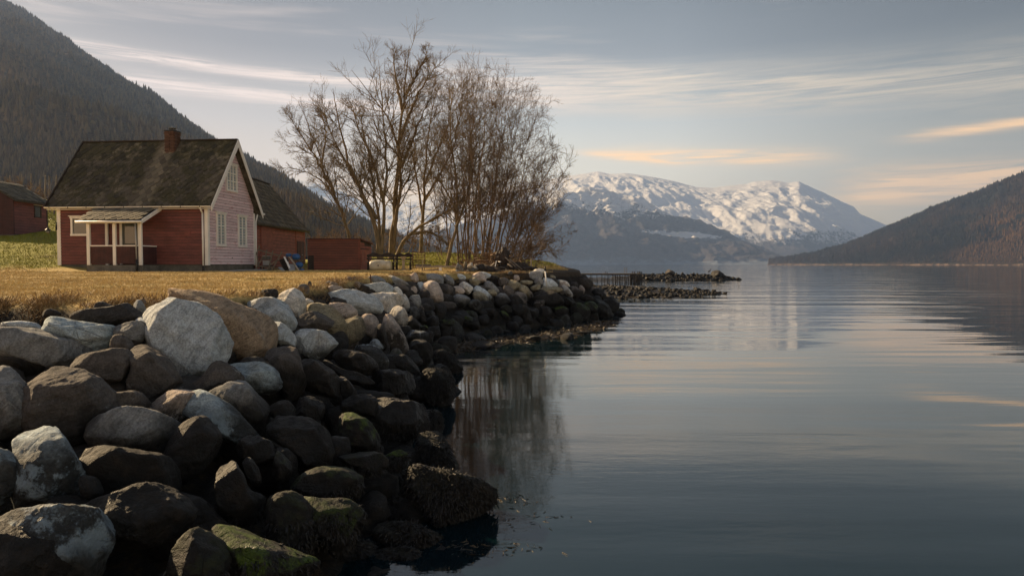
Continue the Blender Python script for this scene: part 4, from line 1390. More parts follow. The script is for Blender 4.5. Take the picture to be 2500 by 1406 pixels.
# rim of small stones along the lawn edge
for k in range(22):
    t = random.uniform(0.0, 1.0)
    i = random.choice([6, 7, 8, 9, 10, 11])
    a = np.array(TOP[i]); b2 = np.array(TOP[i + 1])
    q = a + (b2 - a) * t + rng.normal(0, 0.15, 2)
    stone((q[0], q[1], gz(*q) + 0.02), random.uniform(0.06, 0.15), random.choice(['mid', 'pinkish', 'grey', 'brown']), wall, squash=0.6)

# weed covered rocks at the waterline
weedpolys = [
    D_([(1590, 230), (1750, 180), (1850, 280), (1900, 400), (1950, 460), (1930, 540), (1800, 560), (1650, 480)]),
    D_([(1500, 470), (1900, 560), (2050, 610), (2180, 680), (2222, 760), (2200, 830), (2000, 900), (1870, 950), (1740, 1030), (1500, 800)]),
    D_([(1240, 950), (1500, 960), (1700, 1050), (1780, 1090), (1800, 1170), (1760, 1230), (1600, 1260), (1300, 1150)]),
    D_([(1200, 1200), (1500, 1180), (1700, 1260), (1740, 1310), (1700, 1440), (1200, 1440)]),
    B_([(1750, 680), (1880, 700), (2000, 820), (1960, 890), (1850, 870), (1740, 800)]),
    B_([(1650, 850), (1850, 870), (1940, 1000), (1900, 1100), (1830, 1180), (1700, 1100)]),
    D_([(1100, 560), (1350, 480), (1560, 560), (1560, 760), (1350, 800), (1120, 760)]),
    D_([(1150, 780), (1450, 760), (1600, 900), (1500, 1000), (1250, 960)]),
    D_([(850, 1180), (1150, 1130), (1260, 1260), (1200, 1440), (850, 1440)]),
    D_([(1550, 20), (1750, 0), (1790, 120), (1760, 230), (1600, 200)]),
]
weed_things = []
for i, P in enumerate(weedpolys):
    c, A, _r = polar_of(P)
    low = max(p[1] for p in P)
    yw = min(onz(c[0], min(low, 1395), 0.05)[1] + 0.15, 30)
    o = boulder(P, 'dark', 0.3, 0.05, Y=yw + 0.25, parent=wall, seed=500 + i, thick=1.0, push=0.35)
    weed_things.append(o)


def strips(name, base, dirs_, length, width, mat, droop=0.5, kind='stuff', label=None, parent=None):
    """many thin bent leaves, two triangles + tip each"""
    n = len(base)
    side = np.cross(dirs_, rng.normal(size=(n, 3)))
    side /= np.linalg.norm(side, axis=1)[:, None] + 1e-9
    w = (np.asarray(width) * np.ones(n))[:, None]
    L = (np.asarray(length) * np.ones(n))[:, None]
    mid = base + dirs_ * L * 0.55
    d2 = dirs_ + np.array([0, 0, -droop]); d2 /= np.linalg.norm(d2, axis=1)[:, None]
    tip = mid + d2 * L * 0.45
    V = np.stack([base - side * w * 0.5, base + side * w * 0.5, mid + side * w * 0.42, mid - side * w * 0.42, tip], 1).reshape(-1, 3)
    o = np.arange(n)[:, None] * 5
    Fq = np.concatenate([np.concatenate([o, o + 1, o + 2], 1), np.concatenate([o, o + 2, o + 3], 1), np.concatenate([o + 3, o + 2, o + 4], 1)])
    ob = link(name, np_mesh(name, V, Fq), mat, parent)
    tag(ob, label, kind=kind)
    return ob


def surface_samples(o, n, zmax=9, zmin=-9):
    me = o.data
    V = np.empty(len(me.vertices) * 3, np.float32); me.vertices.foreach_get('co', V)
    V = V.reshape(-1, 3) + np.array(o.location)
    k = rng.integers(0, len(V), n)
    P = V[k]
    nrm = P - np.array(o.location)
    nrm /= np.linalg.norm(nrm, axis=1)[:, None]
    m = (P[:, 2] < zmax) & (P[:, 2] > zmin)
    return P[m], nrm[m]


Pw, Nw = [], []
for o in weed_things:
    p, nn = surface_samples(o, 7000, 1.1, -0.06)
    Pw.append(p); Nw.append(nn)
for o in [x for x in wall.children if x.name.startswith('boulder')]:
    if o.scale[0] == 1.0 and o not in weed_things and o.location[2] < 0.75:
        p, nn = surface_samples(o, 1500, 0.55, -0.05)
        Pw.append(p); Nw.append(nn)
Pw = np.concatenate(Pw); Nw = np.concatenate(Nw)
D = Nw * 0.5 + np.array([0, 0, -0.9]) + rng.normal(0, 0.35, Nw.shape)
D /= np.linalg.norm(D, axis=1)[:, None]
strips('seaweed', Pw, D, rng.uniform(0.02, 0.065, len(Pw)), rng.uniform(0.006, 0.014, len(Pw)), M['weed'], 0.6, label='dark brown bladder wrack hanging on the rocks at the waterline')

# golden weed lying on the shelf in the cove
n = 15000
pp = np.c_[rng.uniform(-4, 7, n * 2), rng.uniform(18, 34, n * 2)]
zc = ground_z(pp)
k = (zc > -0.05) & (zc < 0.3) & (seg_dist(pp, SHELF[0]) < 1.9)
pp = pp[k]; zc = zc[k]
dd = np.c_[rng.normal(0, 1, (len(pp), 2)), rng.uniform(0.0, 0.5, len(pp))]; dd /= np.linalg.norm(dd, axis=1)[:, None]
strips('seaweed', np.c_[pp, zc + 0.005], dd, rng.uniform(0.08, 0.22, len(pp)), rng.uniform(0.015, 0.04, len(pp)), M['weed_gold'], 0.3, label='golden brown seaweed lying on the shelf in the cove')
# shelf mounds
for px, py, w_, h_ in ((1182, 835, 62, 34), (1385, 818, 44, 26), (1235, 808, 22, 12), (1300, 826, 36, 14), (1420, 812, 26, 12)):
    c0 = onz(px, py + h_ * 0.4, 0.0)
    sc = c0[1] / FPX
    o = stone((c0[0], c0[1] + 0.2, 0.02), w_ * sc * 0.55, 'dark', wall, squash=0.55)
    o.rotation_euler = (0.1, 0.1, random.uniform(0, 6))
    p, nn = surface_samples(o, 0)
# loose weed floating in the water
fp = []
for px, py, spread in ((1165, 1340, 0.16), (1155, 1345, 0.1), (1240, 1218, 0.15), (1290, 1340, 0.12), (1130, 1330, 0.08), (1300, 1270, 0.2)):
    c0 = onz(px, py, 0)
    m_ = 34 if spread > 0.12 else 16
    fp.append(np.c_[rng.normal(c0[0], spread, m_), rng.normal(c0[1], spread * 0.7, m_), np.full(m_, 0.004)])
fp = np.concatenate(fp)
dd = np.c_[rng.normal(0, 1, (len(fp), 2)), rng.uniform(0.0, 0.1, len(fp))]; dd /= np.linalg.norm(dd, axis=1)[:, None]
strips('seaweed', fp, dd, rng.uniform(0.03, 0.09, len(fp)), 0.008, M['weed_gold'], 0.0, label='loose strands of weed floating on the still water')

# ------------------------------------------------------------------ lawn grass
n = 330000
d = np.exp(rng.uniform(math.log(7.0), math.log(34), n))
x = d * rng.uniform(-0.95, 0.06, n)
P2 = np.c_[x, d]
k = inside(P2, TOPP)
# keep blades off the buildings
hx = (P2[:, 0] > -20.8) & (P2[:, 0] < -12.8) & (P2[:, 1] > 29.3)
k &= ~hx
P2 = P2[k]
z = ground_z(P2)
dd = np.c_[rng.normal(0, 0.55, (len(P2), 2)), np.ones(len(P2))]; dd /= np.linalg.norm(dd, axis=1)[:, None]
ln = rng.uniform(0.018, 0.05, len(P2)) * (1 + 0.6 * (vnoise(np.c_[P2 * 2.2, np.zeros(len(P2))], 4) > 0.35))
side = np.c_[rng.normal(size=(len(P2), 2)), np.zeros(len(P2))]; side /= np.linalg.norm(side, axis=1)[:, None]
w = (0.0022 + 0.00025 * P2[:, 1])[:, None]
base = np.c_[P2, z - 0.003]
V = np.stack([base - side * w, base + side * w, base + dd * ln[:, None]], 1).reshape(-1, 3)
tag(link('grass', np_mesh('grass', V, np.arange(len(V)).reshape(-1, 3)), M['blade']), 'short dry golden grass of the lawn', kind='stuff')
# rough tussocks hanging over the edge of the lawn
bp = []
for i in range(1, 12):
    a = np.array(TOP[i]); b2 = np.array(TOP[i + 1])
    L = np.linalg.norm(b2 - a)
    m_ = int(L * (1500 if i < 7 else 700))
    t = rng.uniform(0, 1, m_)[:, None]
    bp.append(a + (b2 - a) * t + rng.normal(0, 0.22, (m_, 2)))
bp = np.concatenate(bp)
cl = vnoise(np.c_[bp * 2.6, np.zeros(len(bp))], 12)
bp = bp[cl > -0.15]
zc = ground_z(bp)
m_ = zc > 1.5
bp = bp[m_]; zc = zc[m_]
dd = np.c_[rng.normal(0, 0.6, (len(bp), 2)), rng.uniform(0.3, 1.2, len(bp))]
dd[:, 0] += 0.25; dd /= np.linalg.norm(dd, axis=1)[:, None]
strips('grass', np.c_[bp, zc - 0.01], dd, rng.uniform(0.05, 0.20, len(bp)) * (0.6 + 0.9 * (cl[cl > -0.15][m_] > 0.2)), rng.uniform(0.004, 0.009, len(bp)), M['tuft'], 1.2, label='rough brown tussocks hanging over the bank at the lawn edge')
# green grass of the slope on the left and the knoll under the trees
n = 90000
P2 = np.r_[np.c_[rng.uniform(-46, -20, n), rng.uniform(28, 75, n)], np.c_[rng.uniform(-14, 3, n // 2), rng.uniform(36, 60, n // 2)]]
k = inside(P2, TOPP) & ~((P2[:, 0] < -31) & (P2[:, 0] > -37) & (P2[:, 1] > 42.6) & (P2[:, 1] < 47)) & ~((P2[:, 0] < -13.3) & (P2[:, 0] > -19) & (P2[:, 1] > 36) & (P2[:, 1] < 45.2))
P2 = P2[k]
z = ground_z(P2)
dd = np.c_[rng.normal(0, 0.6, (len(P2), 2)), np.ones(len(P2))]; dd /= np.linalg.norm(dd, axis=1)[:, None]
side = np.c_[rng.normal(size=(len(P2), 2)), np.zeros(len(P2))]; side /= np.linalg.norm(side, axis=1)[:, None]
ln = rng.uniform(0.05, 0.16, len(P2))
base = np.c_[P2, z - 0.01]
V = np.stack([base - side * 0.018, base + side * 0.018, base + dd * ln[:, None]], 1).reshape(-1, 3)
tag(link('grass', np_mesh('grass', V, np.arange(len(V)).reshape(-1, 3)), M['blade']), 'green grass on the slope and under the trees', kind='stuff')

# ------------------------------------------------------------------ building helpers
def lap_board(parent, mat, axis, pos, a0, a1, b0, b1, z0, z1, out=0.022, sign=-1, name='board'):
    """one clapboard: lower edge a0..a1 at z0, upper edge b0..b1 at z1; axis 'x' = board runs along x on a wall facing sign*y"""
    o0, o1, i_ = pos + sign * out, pos + sign * out * 0.35, pos - sign * 0.01
    z0 = z0 + 0.016
    pts = []
    for (u, zz, o) in ((a0, z0, o0), (a1, z0, o0), (b1, z1, o1), (b0, z1, o1), (a0, z0, i_), (a1, z0, i_), (b1, z1, i_), (b0, z1, i_)):
        pts.append((u, o, zz) if axis == 'x' else (o, u, zz))
    m = MB().poly(pts, [(0, 1, 2, 3), (7, 6, 5, 4), (0, 4, 5, 1), (1, 5, 6, 2), (2, 6, 7, 3), (3, 7, 4, 0)])
    return m.build(name, mat, parent)


def window(parent, axis, pos, sign, a0, a1, z0, z1, cols, transom, glass, depth=0.05, frame=0.09, name='window'):
    """frame (window) with mullions; panes as sub-parts. pos = wall plane, sign = outward"""
    def box(mb, u0, u1, za, zb, o0, o1):
        lo, hi = sorted((pos + sign * o0, pos + sign * o1))
        if axis == 'x':
            mb.box(u0, u1, lo, hi, za, zb)
        else:
            mb.box(lo, hi, u0, u1, za, zb)
    f = MB()
    box(f, a0, a0 + frame, z0 + frame, z1 - frame, 0.0, depth)
    box(f, a1 - frame, a1, z0 + frame, z1 - frame, 0.0, depth)
    box(f, a0 - 0.03, a1 + 0.03, z1 - frame, z1, 0.0, depth + 0.012)
    box(f, a0 - 0.02, a1 + 0.02, z0, z0 + frame, 0.0, depth + 0.008)
    w = f.build(name, M['white'], parent)
    i0, i1 = a0 + frame, a1 - frame
    bars = MB()
    edges = [i0] + [i0 + (i1 - i0) * k / cols for k in range(1, cols)] + [i1]
    for e in edges[1:-1]:
        box(bars, e - 0.022, e + 0.022, z0 + frame, z1 - frame, 0.0, depth - 0.012)
    rows = [z0 + frame] + [z0 + frame + (z1 - z0 - 2 * frame) * t for t in transom] + [z1 - frame]
    for zz in rows[1:-1]:
        box(bars, i0, i1, zz - 0.02, zz + 0.02, 0.0, depth - 0.016)
    bars.build('glazing_bar', M['white'], w)
    for c in range(len(edges) - 1):
        for r in range(len(rows) - 1):
            g = MB()
            box(g, edges[c] + 0.005, edges[c + 1] - 0.005, rows[r] + 0.005, rows[r + 1] - 0.005, 0.002, 0.022)
            g.build('pane', glass, w)
    cp = MB()
    box(cp, a0 - 0.07, a1 + 0.07, z1 + 0.002, z1 + 0.035, 0.0, depth + 0.05)
    cp.build('drip_cap', M['white'], w)
    return w


def tile_meshes(wd, ln, th, mat, n=5):
    out = []
    for s in range(n):
        rg = random.Random(50 + s)
        pts = []
        for (a, b) in ((-0.5, 1.0), (-0.52, 0.55), (-0.40, 0.28), (-0.2, 0.07), (0.0, -0.03), (0.2, 0.07), (0.40, 0.28), (0.52, 0.55), (0.5, 1.0)):
            pts.append((a * wd * rg.uniform(0.94, 1.04), b * ln + rg.uniform(-0.01, 0.012)))
        mb = MB().prism(pts, th, 'z', 0)
        me = mb.mesh('slate', False)
        me.materials.append(mat)
        out.append(me)
    return out


def shingle_roof(parent, me_list, origin, u, v, nrm, width, length, du, dv, limit, mat, stuff_name='slates'):
    """slates on a slope: u across, v up the slope. Lower rows first as own objects, the rest joined"""
    cols = int(width / du); rows = int(length / dv)
    count = 0
    rest_v = []; rest_f = []; nb = 0
    u = Vector(u); v = Vector(v); nrm = Vector(nrm); origin = Vector(origin)
    for r in range(rows):
        for c in range(cols + 1):
            off = (0.5 if r % 2 else 0.0)
            uu = (c + off) * du + random.uniform(-0.012, 0.012)
            if uu > width - du * 0.52 or uu < du * 0.45:
                continue
            pos = origin + u * uu + v * (r * dv + random.uniform(-0.015, 0.015)) + nrm * 0.012
            tilt = random.uniform(0.05, 0.10)
            yaw = random.uniform(-0.05, 0.05)
            vv = (v * math.cos(tilt) - nrm * math.sin(tilt)).normalized()
            nn = u.cross(vv).normalized()
            if nn.dot(nrm) < 0:
                nn = -nn
            uu2 = (u + vv * yaw).normalized()
            vv2 = nn.cross(uu2).normalized()
            if vv2.dot(v) < 0:
                vv2 = -vv2
            Mx = Matrix(((uu2.x, vv2.x, nn.x, pos.x), (uu2.y, vv2.y, nn.y, pos.y), (uu2.z, vv2.z, nn.z, pos.z), (0, 0, 0, 1)))
            Mx.translation += nn * (0.5 * dv * math.sin(tilt) + random.uniform(0.0, 0.01))
            me = random.choice(me_list)
            if count < limit:
                o = bpy.data.objects.new('slate', me)
                C.objects.link(o)
                o.parent = parent
                o.matrix_local = Mx
                count += 1
            else:
                b0 = len(rest_v)
                rest_v += [tuple(Mx @ q.co) for q in me.vertices]
                rest_f += [tuple(b0 + i for i in p.vertices) for p in me.polygons]
    if rest_v:
        m = MB(); m.v = rest_v; m.f = rest_f
        o = m.build(stuff_name, mat, parent)
        o['kind'] = 'stuff'


# ------------------------------------------------------------------ the red house
HG = 2.26
hz = -math.atan(0.0904)
house = thing('house', 'red wooden house with a mossy slate roof, brick chimney and white trimmed porch', 'house', (-13.35, 30.0, HG), hz)
ex = Vector((math.cos(hz), math.sin(hz), 0))
LEN, DEP, EAVE, APEX, FND = 7.0, 4.4, 2.88, 6.12, 0.32
MB().box(-LEN + 0.04, -0.04, 0.04, DEP - 0.04, -0.6, FND).build('foundation', M['concrete'], house)
core = MB().prism([(0.012, FND), (DEP - 0.012, FND), (DEP - 0.012, EAVE + 0.18), (DEP / 2, APEX - 0.10), (0.012, EAVE + 0.18)], LEN - 0.024, 'x', -LEN + 0.012)
core.build('wall', M['wood_dark'], house)
front = link('front_wall', None, None, house)
sp_ = 0.133
z = FND
while z < EAVE - 0.02:
    lap_board(front, M['red'], 'x', 0.0, -LEN + 0.13, -0.11, -LEN + 0.13, -0.11, z, min(z + sp_, EAVE))
    z += sp_
gable = link('gable_wall', None, None, house)
slope = (APEX - EAVE) / (DEP / 2 + 0.22)


def roof_h(y):
    return EAVE - 0.05 + slope * (min(y, DEP - y) + 0.22)


z = FND
while z < APEX - 0.35:
    z1 = z + sp_
    def span(zz):
        off = max(0.0, (zz - (EAVE - 0.05)) / slope - 0.22)
        return max(off, 0.11), min(DEP - off, DEP - 0.09)
    a0, a1 = span(z + 0.08); b0, b1 = span(z1 + 0.08)
    if a1 - a0 < 0.15:
        break
    if b1 - b0 < 0.05:
        b0 = b1 = DEP / 2
        b0 -= 0.02; b1 += 0.02
    lap_board(gable, M['pink'], 'y', 0.0, a0, a1, b0, b1, z, z1, sign=1, out=0.025)
    z = z1
for x0, x1, y0, y1, zt in ((-LEN - 0.03, -LEN + 0.14, -0.035, 0.0, EAVE), (-0.12, 0.035, -0.045, -0.002, EAVE), (0.0, 0.04, 0.0, 0.12, EAVE + 0.0), (0.0, 0.04, DEP - 0.1, DEP + 0.03, EAVE + 0.0)):
    MB().box(x0, x1, y0, y1, FND - 0.03, zt).build('corner_board', M['white'], house, bevel=0.004)
# roof
roof = link('roof', None, None, house)
OX = 0.33
yF, zF = -0.27, EAVE - 0.02
sl = Vector((0, DEP / 2 - yF, APEX - zF)); slen = sl.length; sl.normalize()
nrmF = Vector((0, -sl.z, sl.y))
th = 0.09
M['slate'] = mat_slate('mossy_house_slate', 1.0, ((ex.x, ex.y, 0), float(Vector((-13.35, 30, 0)).dot(ex)) - 2.8, 0.40))
M['slate_bare'] = mat_slate('bare_slate', 0.25)
M['slate_barn'] = mat_slate('barn_slate', 0.45)
dk = MB()
for s_, (ya, yb) in (('F', (yF, DEP / 2)), ('B', (DEP - yF, DEP / 2))):
    nv_ = (0, -sl.z if s_ == 'F' else sl.z, sl.y)
    p = [(-LEN - OX, ya, zF), (OX, ya, zF), (OX, yb, APEX), (-LEN - OX, yb, APEX)]
    q = [(a, b_ - nv_[1] * th, c - nv_[2] * th) for a, b_, c in p]
    dk.poly(p + q, [(0, 1, 2, 3), (7, 6, 5, 4), (0, 4, 5, 1), (1, 5, 6, 2), (2, 6, 7, 3), (3, 7, 4, 0)])
dk.build('roof_deck', M['slate'], roof)
tm = tile_meshes(0.33, 0.42, 0.018, M['slate'])
shingle_roof(roof, tm, (-LEN - OX, yF - 0.03, zF - 0.02), (1, 0, 0), sl, nrmF, LEN + 2 * OX, slen - 0.05, 0.31, 0.235, 290, M['slate'])
# back slope slates, joined
shingle_roof(roof, tm, (OX, DEP - yF + 0.03, zF - 0.02), (-1, 0, 0), (0, -sl.y, sl.z), (0, sl.z, sl.y), LEN + 2 * OX, slen - 0.05, 0.31, 0.235, 0, M['slate'])
MB().beam((-LEN - OX, DEP / 2, APEX + 0.045), (OX, DEP / 2, APEX + 0.045), 0.18, 0.05).build('ridge_cap', M['wood_dark'], roof)
for ya in (yF, DEP - yF):
    b = MB()
    sg = 1 if ya < 1 else -1
    b.poly([(OX + d_, ya + sg * o_[0], zF + o_[1]) for d_ in (0.002, 0.035) for o_ in ((0, -0.22), (0, 0.05))] +
           [(OX + d_, DEP / 2, APEX + o_) for d_ in (0.002, 0.035) for o_ in (-0.30, 0.06)],
           [(0, 1, 5, 4), (2, 6, 7, 3), (1, 3, 7, 5), (0, 4, 6, 2), (0, 2, 3, 1), (4, 5, 7, 6)])
    b.build('barge_board', M['white'], roof)
MB().beam((-LEN - OX - 0.02, yF - 0.04, zF + 0.03), (-LEN - OX - 0.02, DEP / 2, APEX + 0.06), 0.04, 0.13).build('added_shade_board', M['wood_dark'], roof)  # board added to keep the low sun off the end slates
MB().box(-LEN - OX, OX, yF + 0.02, -0.03, zF - 0.11, zF - 0.085).build('soffit', M['white'], roof)
# gutter and downpipes
g = MB()
n = 8
for k in range(n):
    a0 = math.pi + math.pi * k / n; a1 = math.pi + math.pi * (k + 1) / n
    r = 0.062
    yc, zc_ = yF - 0.06, zF + 0.0
    P4 = [(x_, yc + rr * math.cos(a_), zc_ + rr * math.sin(a_)) for x_ in (-LEN - OX - 0.02, OX + 0.02) for (rr, a_) in ((r, a0), (r, a1), (r - 0.006, a1), (r - 0.006, a0))]
    g.poly(P4, [(0, 1, 5, 4), (2, 3, 7, 6), (0, 3, 2, 1), (4, 5, 6, 7)])
gt = g.build('gutter', M['white'], house)
for k in range(9):
    x_ = -LEN - 0.1 + k * 0.87
    MB().box(x_, x_ + 0.03, yF - 0.128, yF - 0.122, zF - 0.065, zF + 0.01).build('gutter_bracket', M['concrete'], gt)
dp = MB()
dp.tube((-0.17, yF - 0.04, zF - 0.05), (-0.17, -0.09, zF - 0.30), 0.038).tube((-0.17, -0.09, zF - 0.29), (-0.17, -0.09, 0.28), 0.038)
o = dp.build('downpipe', M['white'], house, True)
MB().tube((-0.17, -0.09, -0.1), (-0.17, -0.09, 0.28), 0.045).build('downpipe_boot', M['metal_dark'], o, True)
dp = MB()
dp.tube((0.12, DEP + 0.14, zF - 0.02), (0.09, DEP + 0.0, zF - 0.42), 0.035).tube((0.09, DEP, zF - 0.40), (0.09, DEP, 0.05), 0.035)
dp.build('downpipe', M['white'], house, True)
MB().tube((0.0, DEP + 0.30, zF + 0.0), (0.42, DEP + 0.30, zF + 0.0), 0.05).build('gutter', M['white'], house, True)
# windows
window(house, 'y', 0.0, 1, 0.70, 1.50, 1.15, 2.68, 2, (0.62,), M['curtain_glass'], 0.07)
window(house, 'y', 0.0, 1, 2.68, 3.52, 1.15, 2.68, 2, (0.62,), M['curtain_glass'], 0.07)
window(house, 'y', 0.0, 1, 1.62, 2.64, 3.72, 5.02, 3, (0.36, 0.68), M['curtain_glass'], 0.07)
window(house, 'x', 0.0, -1, -6.35, -5.45, 1.60, 2.46, 1, (), M['glass'], 0.07)
MB().box(-1.05, -0.78, -0.055, -0.022, 1.62, 1.80).build('meter_box', M['red'], house, bevel=0.004)
MB().box(0.026, 0.05, 2.05, 2.11, 0.62, 0.66).build('wall_vent', M['wood_dark'], house)
# door in the porch
dr = MB().box(-3.92, -3.20, -0.05, 0.0, FND + 0.03, 2.30).build('door', M['door_green'], house)
for a, b_ in ((-3.84, -3.60), (-3.52, -3.28)):
    MB().box(a, b_, -0.058, -0.051, 0.5, 1.1).build('door_panel', M['door_green'], dr, bevel=0.005)
MB().box(-3.80, -3.32, -0.058, -0.051, 1.25, 2.15).build('pane', M['glass'], dr)
MB().beam((-3.26, -0.075, 1.25), (-3.34, -0.075, 1.25), 0.02).build('handle', M['metal_dark'], dr)
f = MB().box(-4.04, -3.925, -0.075, -0.024, FND, 2.42).box(-3.195, -3.08, -0.075, -0.024, FND, 2.42).box(-3.925, -3.195, -0.073, -0.024, 2.305, 2.42)
f.build('door_frame', M['white'], house)
# porch
porch = link('porch', None, None, house)
PX0, PX1, PY = -4.75, -2.30, -1.18
MB().box(PX0 - 0.05, PX1 + 0.05, PY + 0.02, 0.03, -0.3, 0.30).build('porch_floor', M['concrete'], porch)
for xp in (-4.70, -3.52, -2.36):
    MB().box(xp - 0.07, xp + 0.07, PY, PY + 0.10, 0.30, 2.12).build('porch_post', M['white'], porch, bevel=0.006)
MB().box(-4.70, -4.58, -0.10, -0.025, 0.30, 2.6).build('porch_post', M['white'], porch)
MB().box(-4.62, -2.44, PY + 0.005, PY + 0.085, 1.10, 1.15).build('rail', M['white'], porch)
MB().box(-2.40, -2.33, PY + 0.10, -0.03, 1.10, 1.15).build('rail', M['white'], porch)
for (a, b_) in ((-4.625, -3.60), (-3.445, -2.44)):
    k = a
    while k < b_ - 0.02:
        e = min(k + 0.118, b_)
        MB().box(k + 0.004, e - 0.004, PY + 0.025, PY + 0.06, 0.36, 1.10).build('porch_plank', M['dark_red'], porch)
        k += 0.118
k = PY + 0.11
while k < -0.08:
    MB().box(-2.39, -2.35, k, min(k + 0.11, -0.03), 0.36, 1.10).build('porch_plank', M['dark_red'], porch)
    k += 0.118
MB().box(-4.64, -2.42, PY, PY + 0.1, 2.08, 2.14).build('porch_beam', M['white'], porch)
pr = MB().poly([(-5.02, PY - 0.22, 2.14), (-2.12, PY - 0.22, 2.14), (-2.12, -0.03, 2.80), (-5.02, -0.03, 2.80), (-5.02, PY - 0.22, 2.19), (-2.12, PY - 0.22, 2.19), (-2.12, -0.03, 2.85), (-5.02, -0.03, 2.85)],
              [(0, 3, 2, 1), (4, 5, 6, 7), (0, 1, 5, 4), (1, 2, 6, 5), (2, 3, 7, 6), (3, 0, 4, 7)]).build('porch_roof', M['wood_dark'], porch)
b = MB().poly([(-2.118, PY - 0.22, 2.06), (-2.118, PY - 0.22, 2.22), (-2.118, -0.03, 2.70), (-2.118, -0.03, 2.88), (-2.08, PY - 0.22, 2.06), (-2.08, PY - 0.22, 2.22), (-2.08, -0.03, 2.70), (-2.08, -0.03, 2.88)],
              [(0, 1, 3, 2), (4, 6, 7, 5), (1, 5, 7, 3), (0, 2, 6, 4), (0, 4, 5, 1), (2, 3, 7, 6)])
b.build('barge_board', M['white'], porch)
MB().tube((-5.05, PY - 0.26, 2.13), (-2.08, PY - 0.26, 2.13), 0.05).build('gutter', M['white'], porch, True)
MB().tube((-2.48, PY - 0.10, 2.08), (-2.48, PY - 0.05, 0.55), 0.03).build('downpipe', M['zinc'], porch, True)
MB().tube((-2.48, PY - 0.05, 0.55), (-2.48, PY - 0.05, -0.05), 0.045).build('downpipe_boot', M['metal_dark'], porch, True)
tm2 = tile_meshes(0.30, 0.36, 0.018, M['slate_bare'], 4)
ps = Vector((0, 1.0, 0.555)).normalized()
# slates of the porch are thing > part > sub-part under porch
shingle_roof(porch, tm2, (-5.02, PY - 0.25, 2.19), (1, 0, 0), ps, (0, -ps.z, ps.y), 2.9, 1.32, 0.27, 0.19, 300, M['slate_bare'])
# chimney
ch = link('chimney', None, None, house)
cx0, cx1, cy0, cy1 = -2.96, -2.50, 1.72, 2.18
MB().box(cx0 + 0.02, cx1 - 0.02, cy0 + 0.02, cy1 - 0.02, 4.3, 6.50).build('flue', M['concrete'], ch)
bl, bh = 0.205, 0.066
bmesh_b = MB().box(-bl / 2 + 0.004, bl / 2 - 0.004, -0.03, 0.03, 0.004, bh - 0.004).mesh('brick', False, 0.004)
bmesh_b.materials.append(M['brick'])
zc_ = 4.85; row = 0
while zc_ < 6.48:
    grow = 0.025 if zc_ > 6.36 else 0.0
    for (a, b_, fixed, ax) in ((cx0, cx1, cy0 - grow, 'x'), (cy0, cy1, cx1 + grow, 'y'), (cy0, cy1, cx0 - grow, 'y')):
        nb_ = 2
        for q in range(nb_ + (row % 2)):
            u = a + (b_ - a) * ((q + (0.5 if row % 2 == 0 else 0.0)) / nb_)
            u = min(max(u, a + bl / 2 - 0.02), b_ - bl / 2 + 0.02)
            if ax == 'y' and zc_ < roof_h(u) - 0.1:
                continue
            o = bpy.data.objects.new('brick', bmesh_b)
            C.objects.link(o); o.parent = ch
            if ax == 'x':
                o.location = (u, fixed, zc_)
            else:
                o.location = (fixed, u, zc_); o.rotation_euler = (0, 0, math.pi / 2)
    zc_ += bh; row += 1
MB().box(cx0 - 0.04, cx1 + 0.04, cy0 - 0.05, cy1 + 0.04, 6.51, 6.56).build('chimney_cap', M['metal_dark'], ch, bevel=0.01)
cc = MB()
for sx_ in (cx0 + 0.16, cx1 - 0.16):
    for sy_ in (cy0 + 0.12, cy1 - 0.12):
        cc.box(sx_ - 0.015, sx_ + 0.015, sy_ - 0.015, sy_ + 0.015, 6.56, 6.68)
cc.box(cx0 + 0.14, cx1 - 0.14, cy0 + 0.12, cy1 - 0.12, 6.56, 6.64)
cc.poly([(cx0 + 0.08, cy0 + .06, 6.68), (cx1 - .08, cy0 + .06, 6.68), (cx1 - .08, cy1 - .06, 6.68), (cx0 + .08, cy1 - .06, 6.68), ((cx0 + cx1) / 2, (cy0 + cy1) / 2, 6.74)], [(0, 3, 2, 1), (0, 1, 4), (1, 2, 4), (2, 3, 4), (3, 0, 4)])
cc.build('cowl', M['metal_dark'], ch)

# lantern at the left corner of the house
lt = thing('wall_lantern', 'black wrought lantern hanging on a bracket at the left corner of the house', 'lantern', tuple(house.matrix_basis @ Vector((-LEN - 0.03, -0.04, 2.15))), hz)
b = MB().tube((0, 0, 0.05), (0, 0, -0.28), 0.02).beam((0, 0, -0.05), (-0.02, 0, -0.3), 0.09, 0.03)
pv = None
for k in range(9):
    a_ = math.pi * k / 8
    q = (-0.21 + 0.19 * math.cos(a_), -0.02, 0.02 + 0.19 * math.sin(a_))
    if pv:
        b.tube(pv, q, 0.011, n=6)
    pv = q
b.tube((-0.40, -0.02, 0.02), (-0.40, -0.02, -0.16), 0.008, n=6)
b.build('bracket', M['metal_dark'], lt)
MB().lathe((-0.40, -0.02, -0.16), (0, 0, -1), [(0, 0.02), (0.06, 0.05), (0.12, 0.12), (0.14, 0.12)], 12).build('shade', M['metal_dark'], lt)
MB().lathe((-0.40, -0.02, -0.30), (0, 0, -1), [(0, 0.09), (0.08, 0.085), (0.15, 0.04), (0.17, 0.015)], 12).build('glass_globe', M['glass'], lt, True)

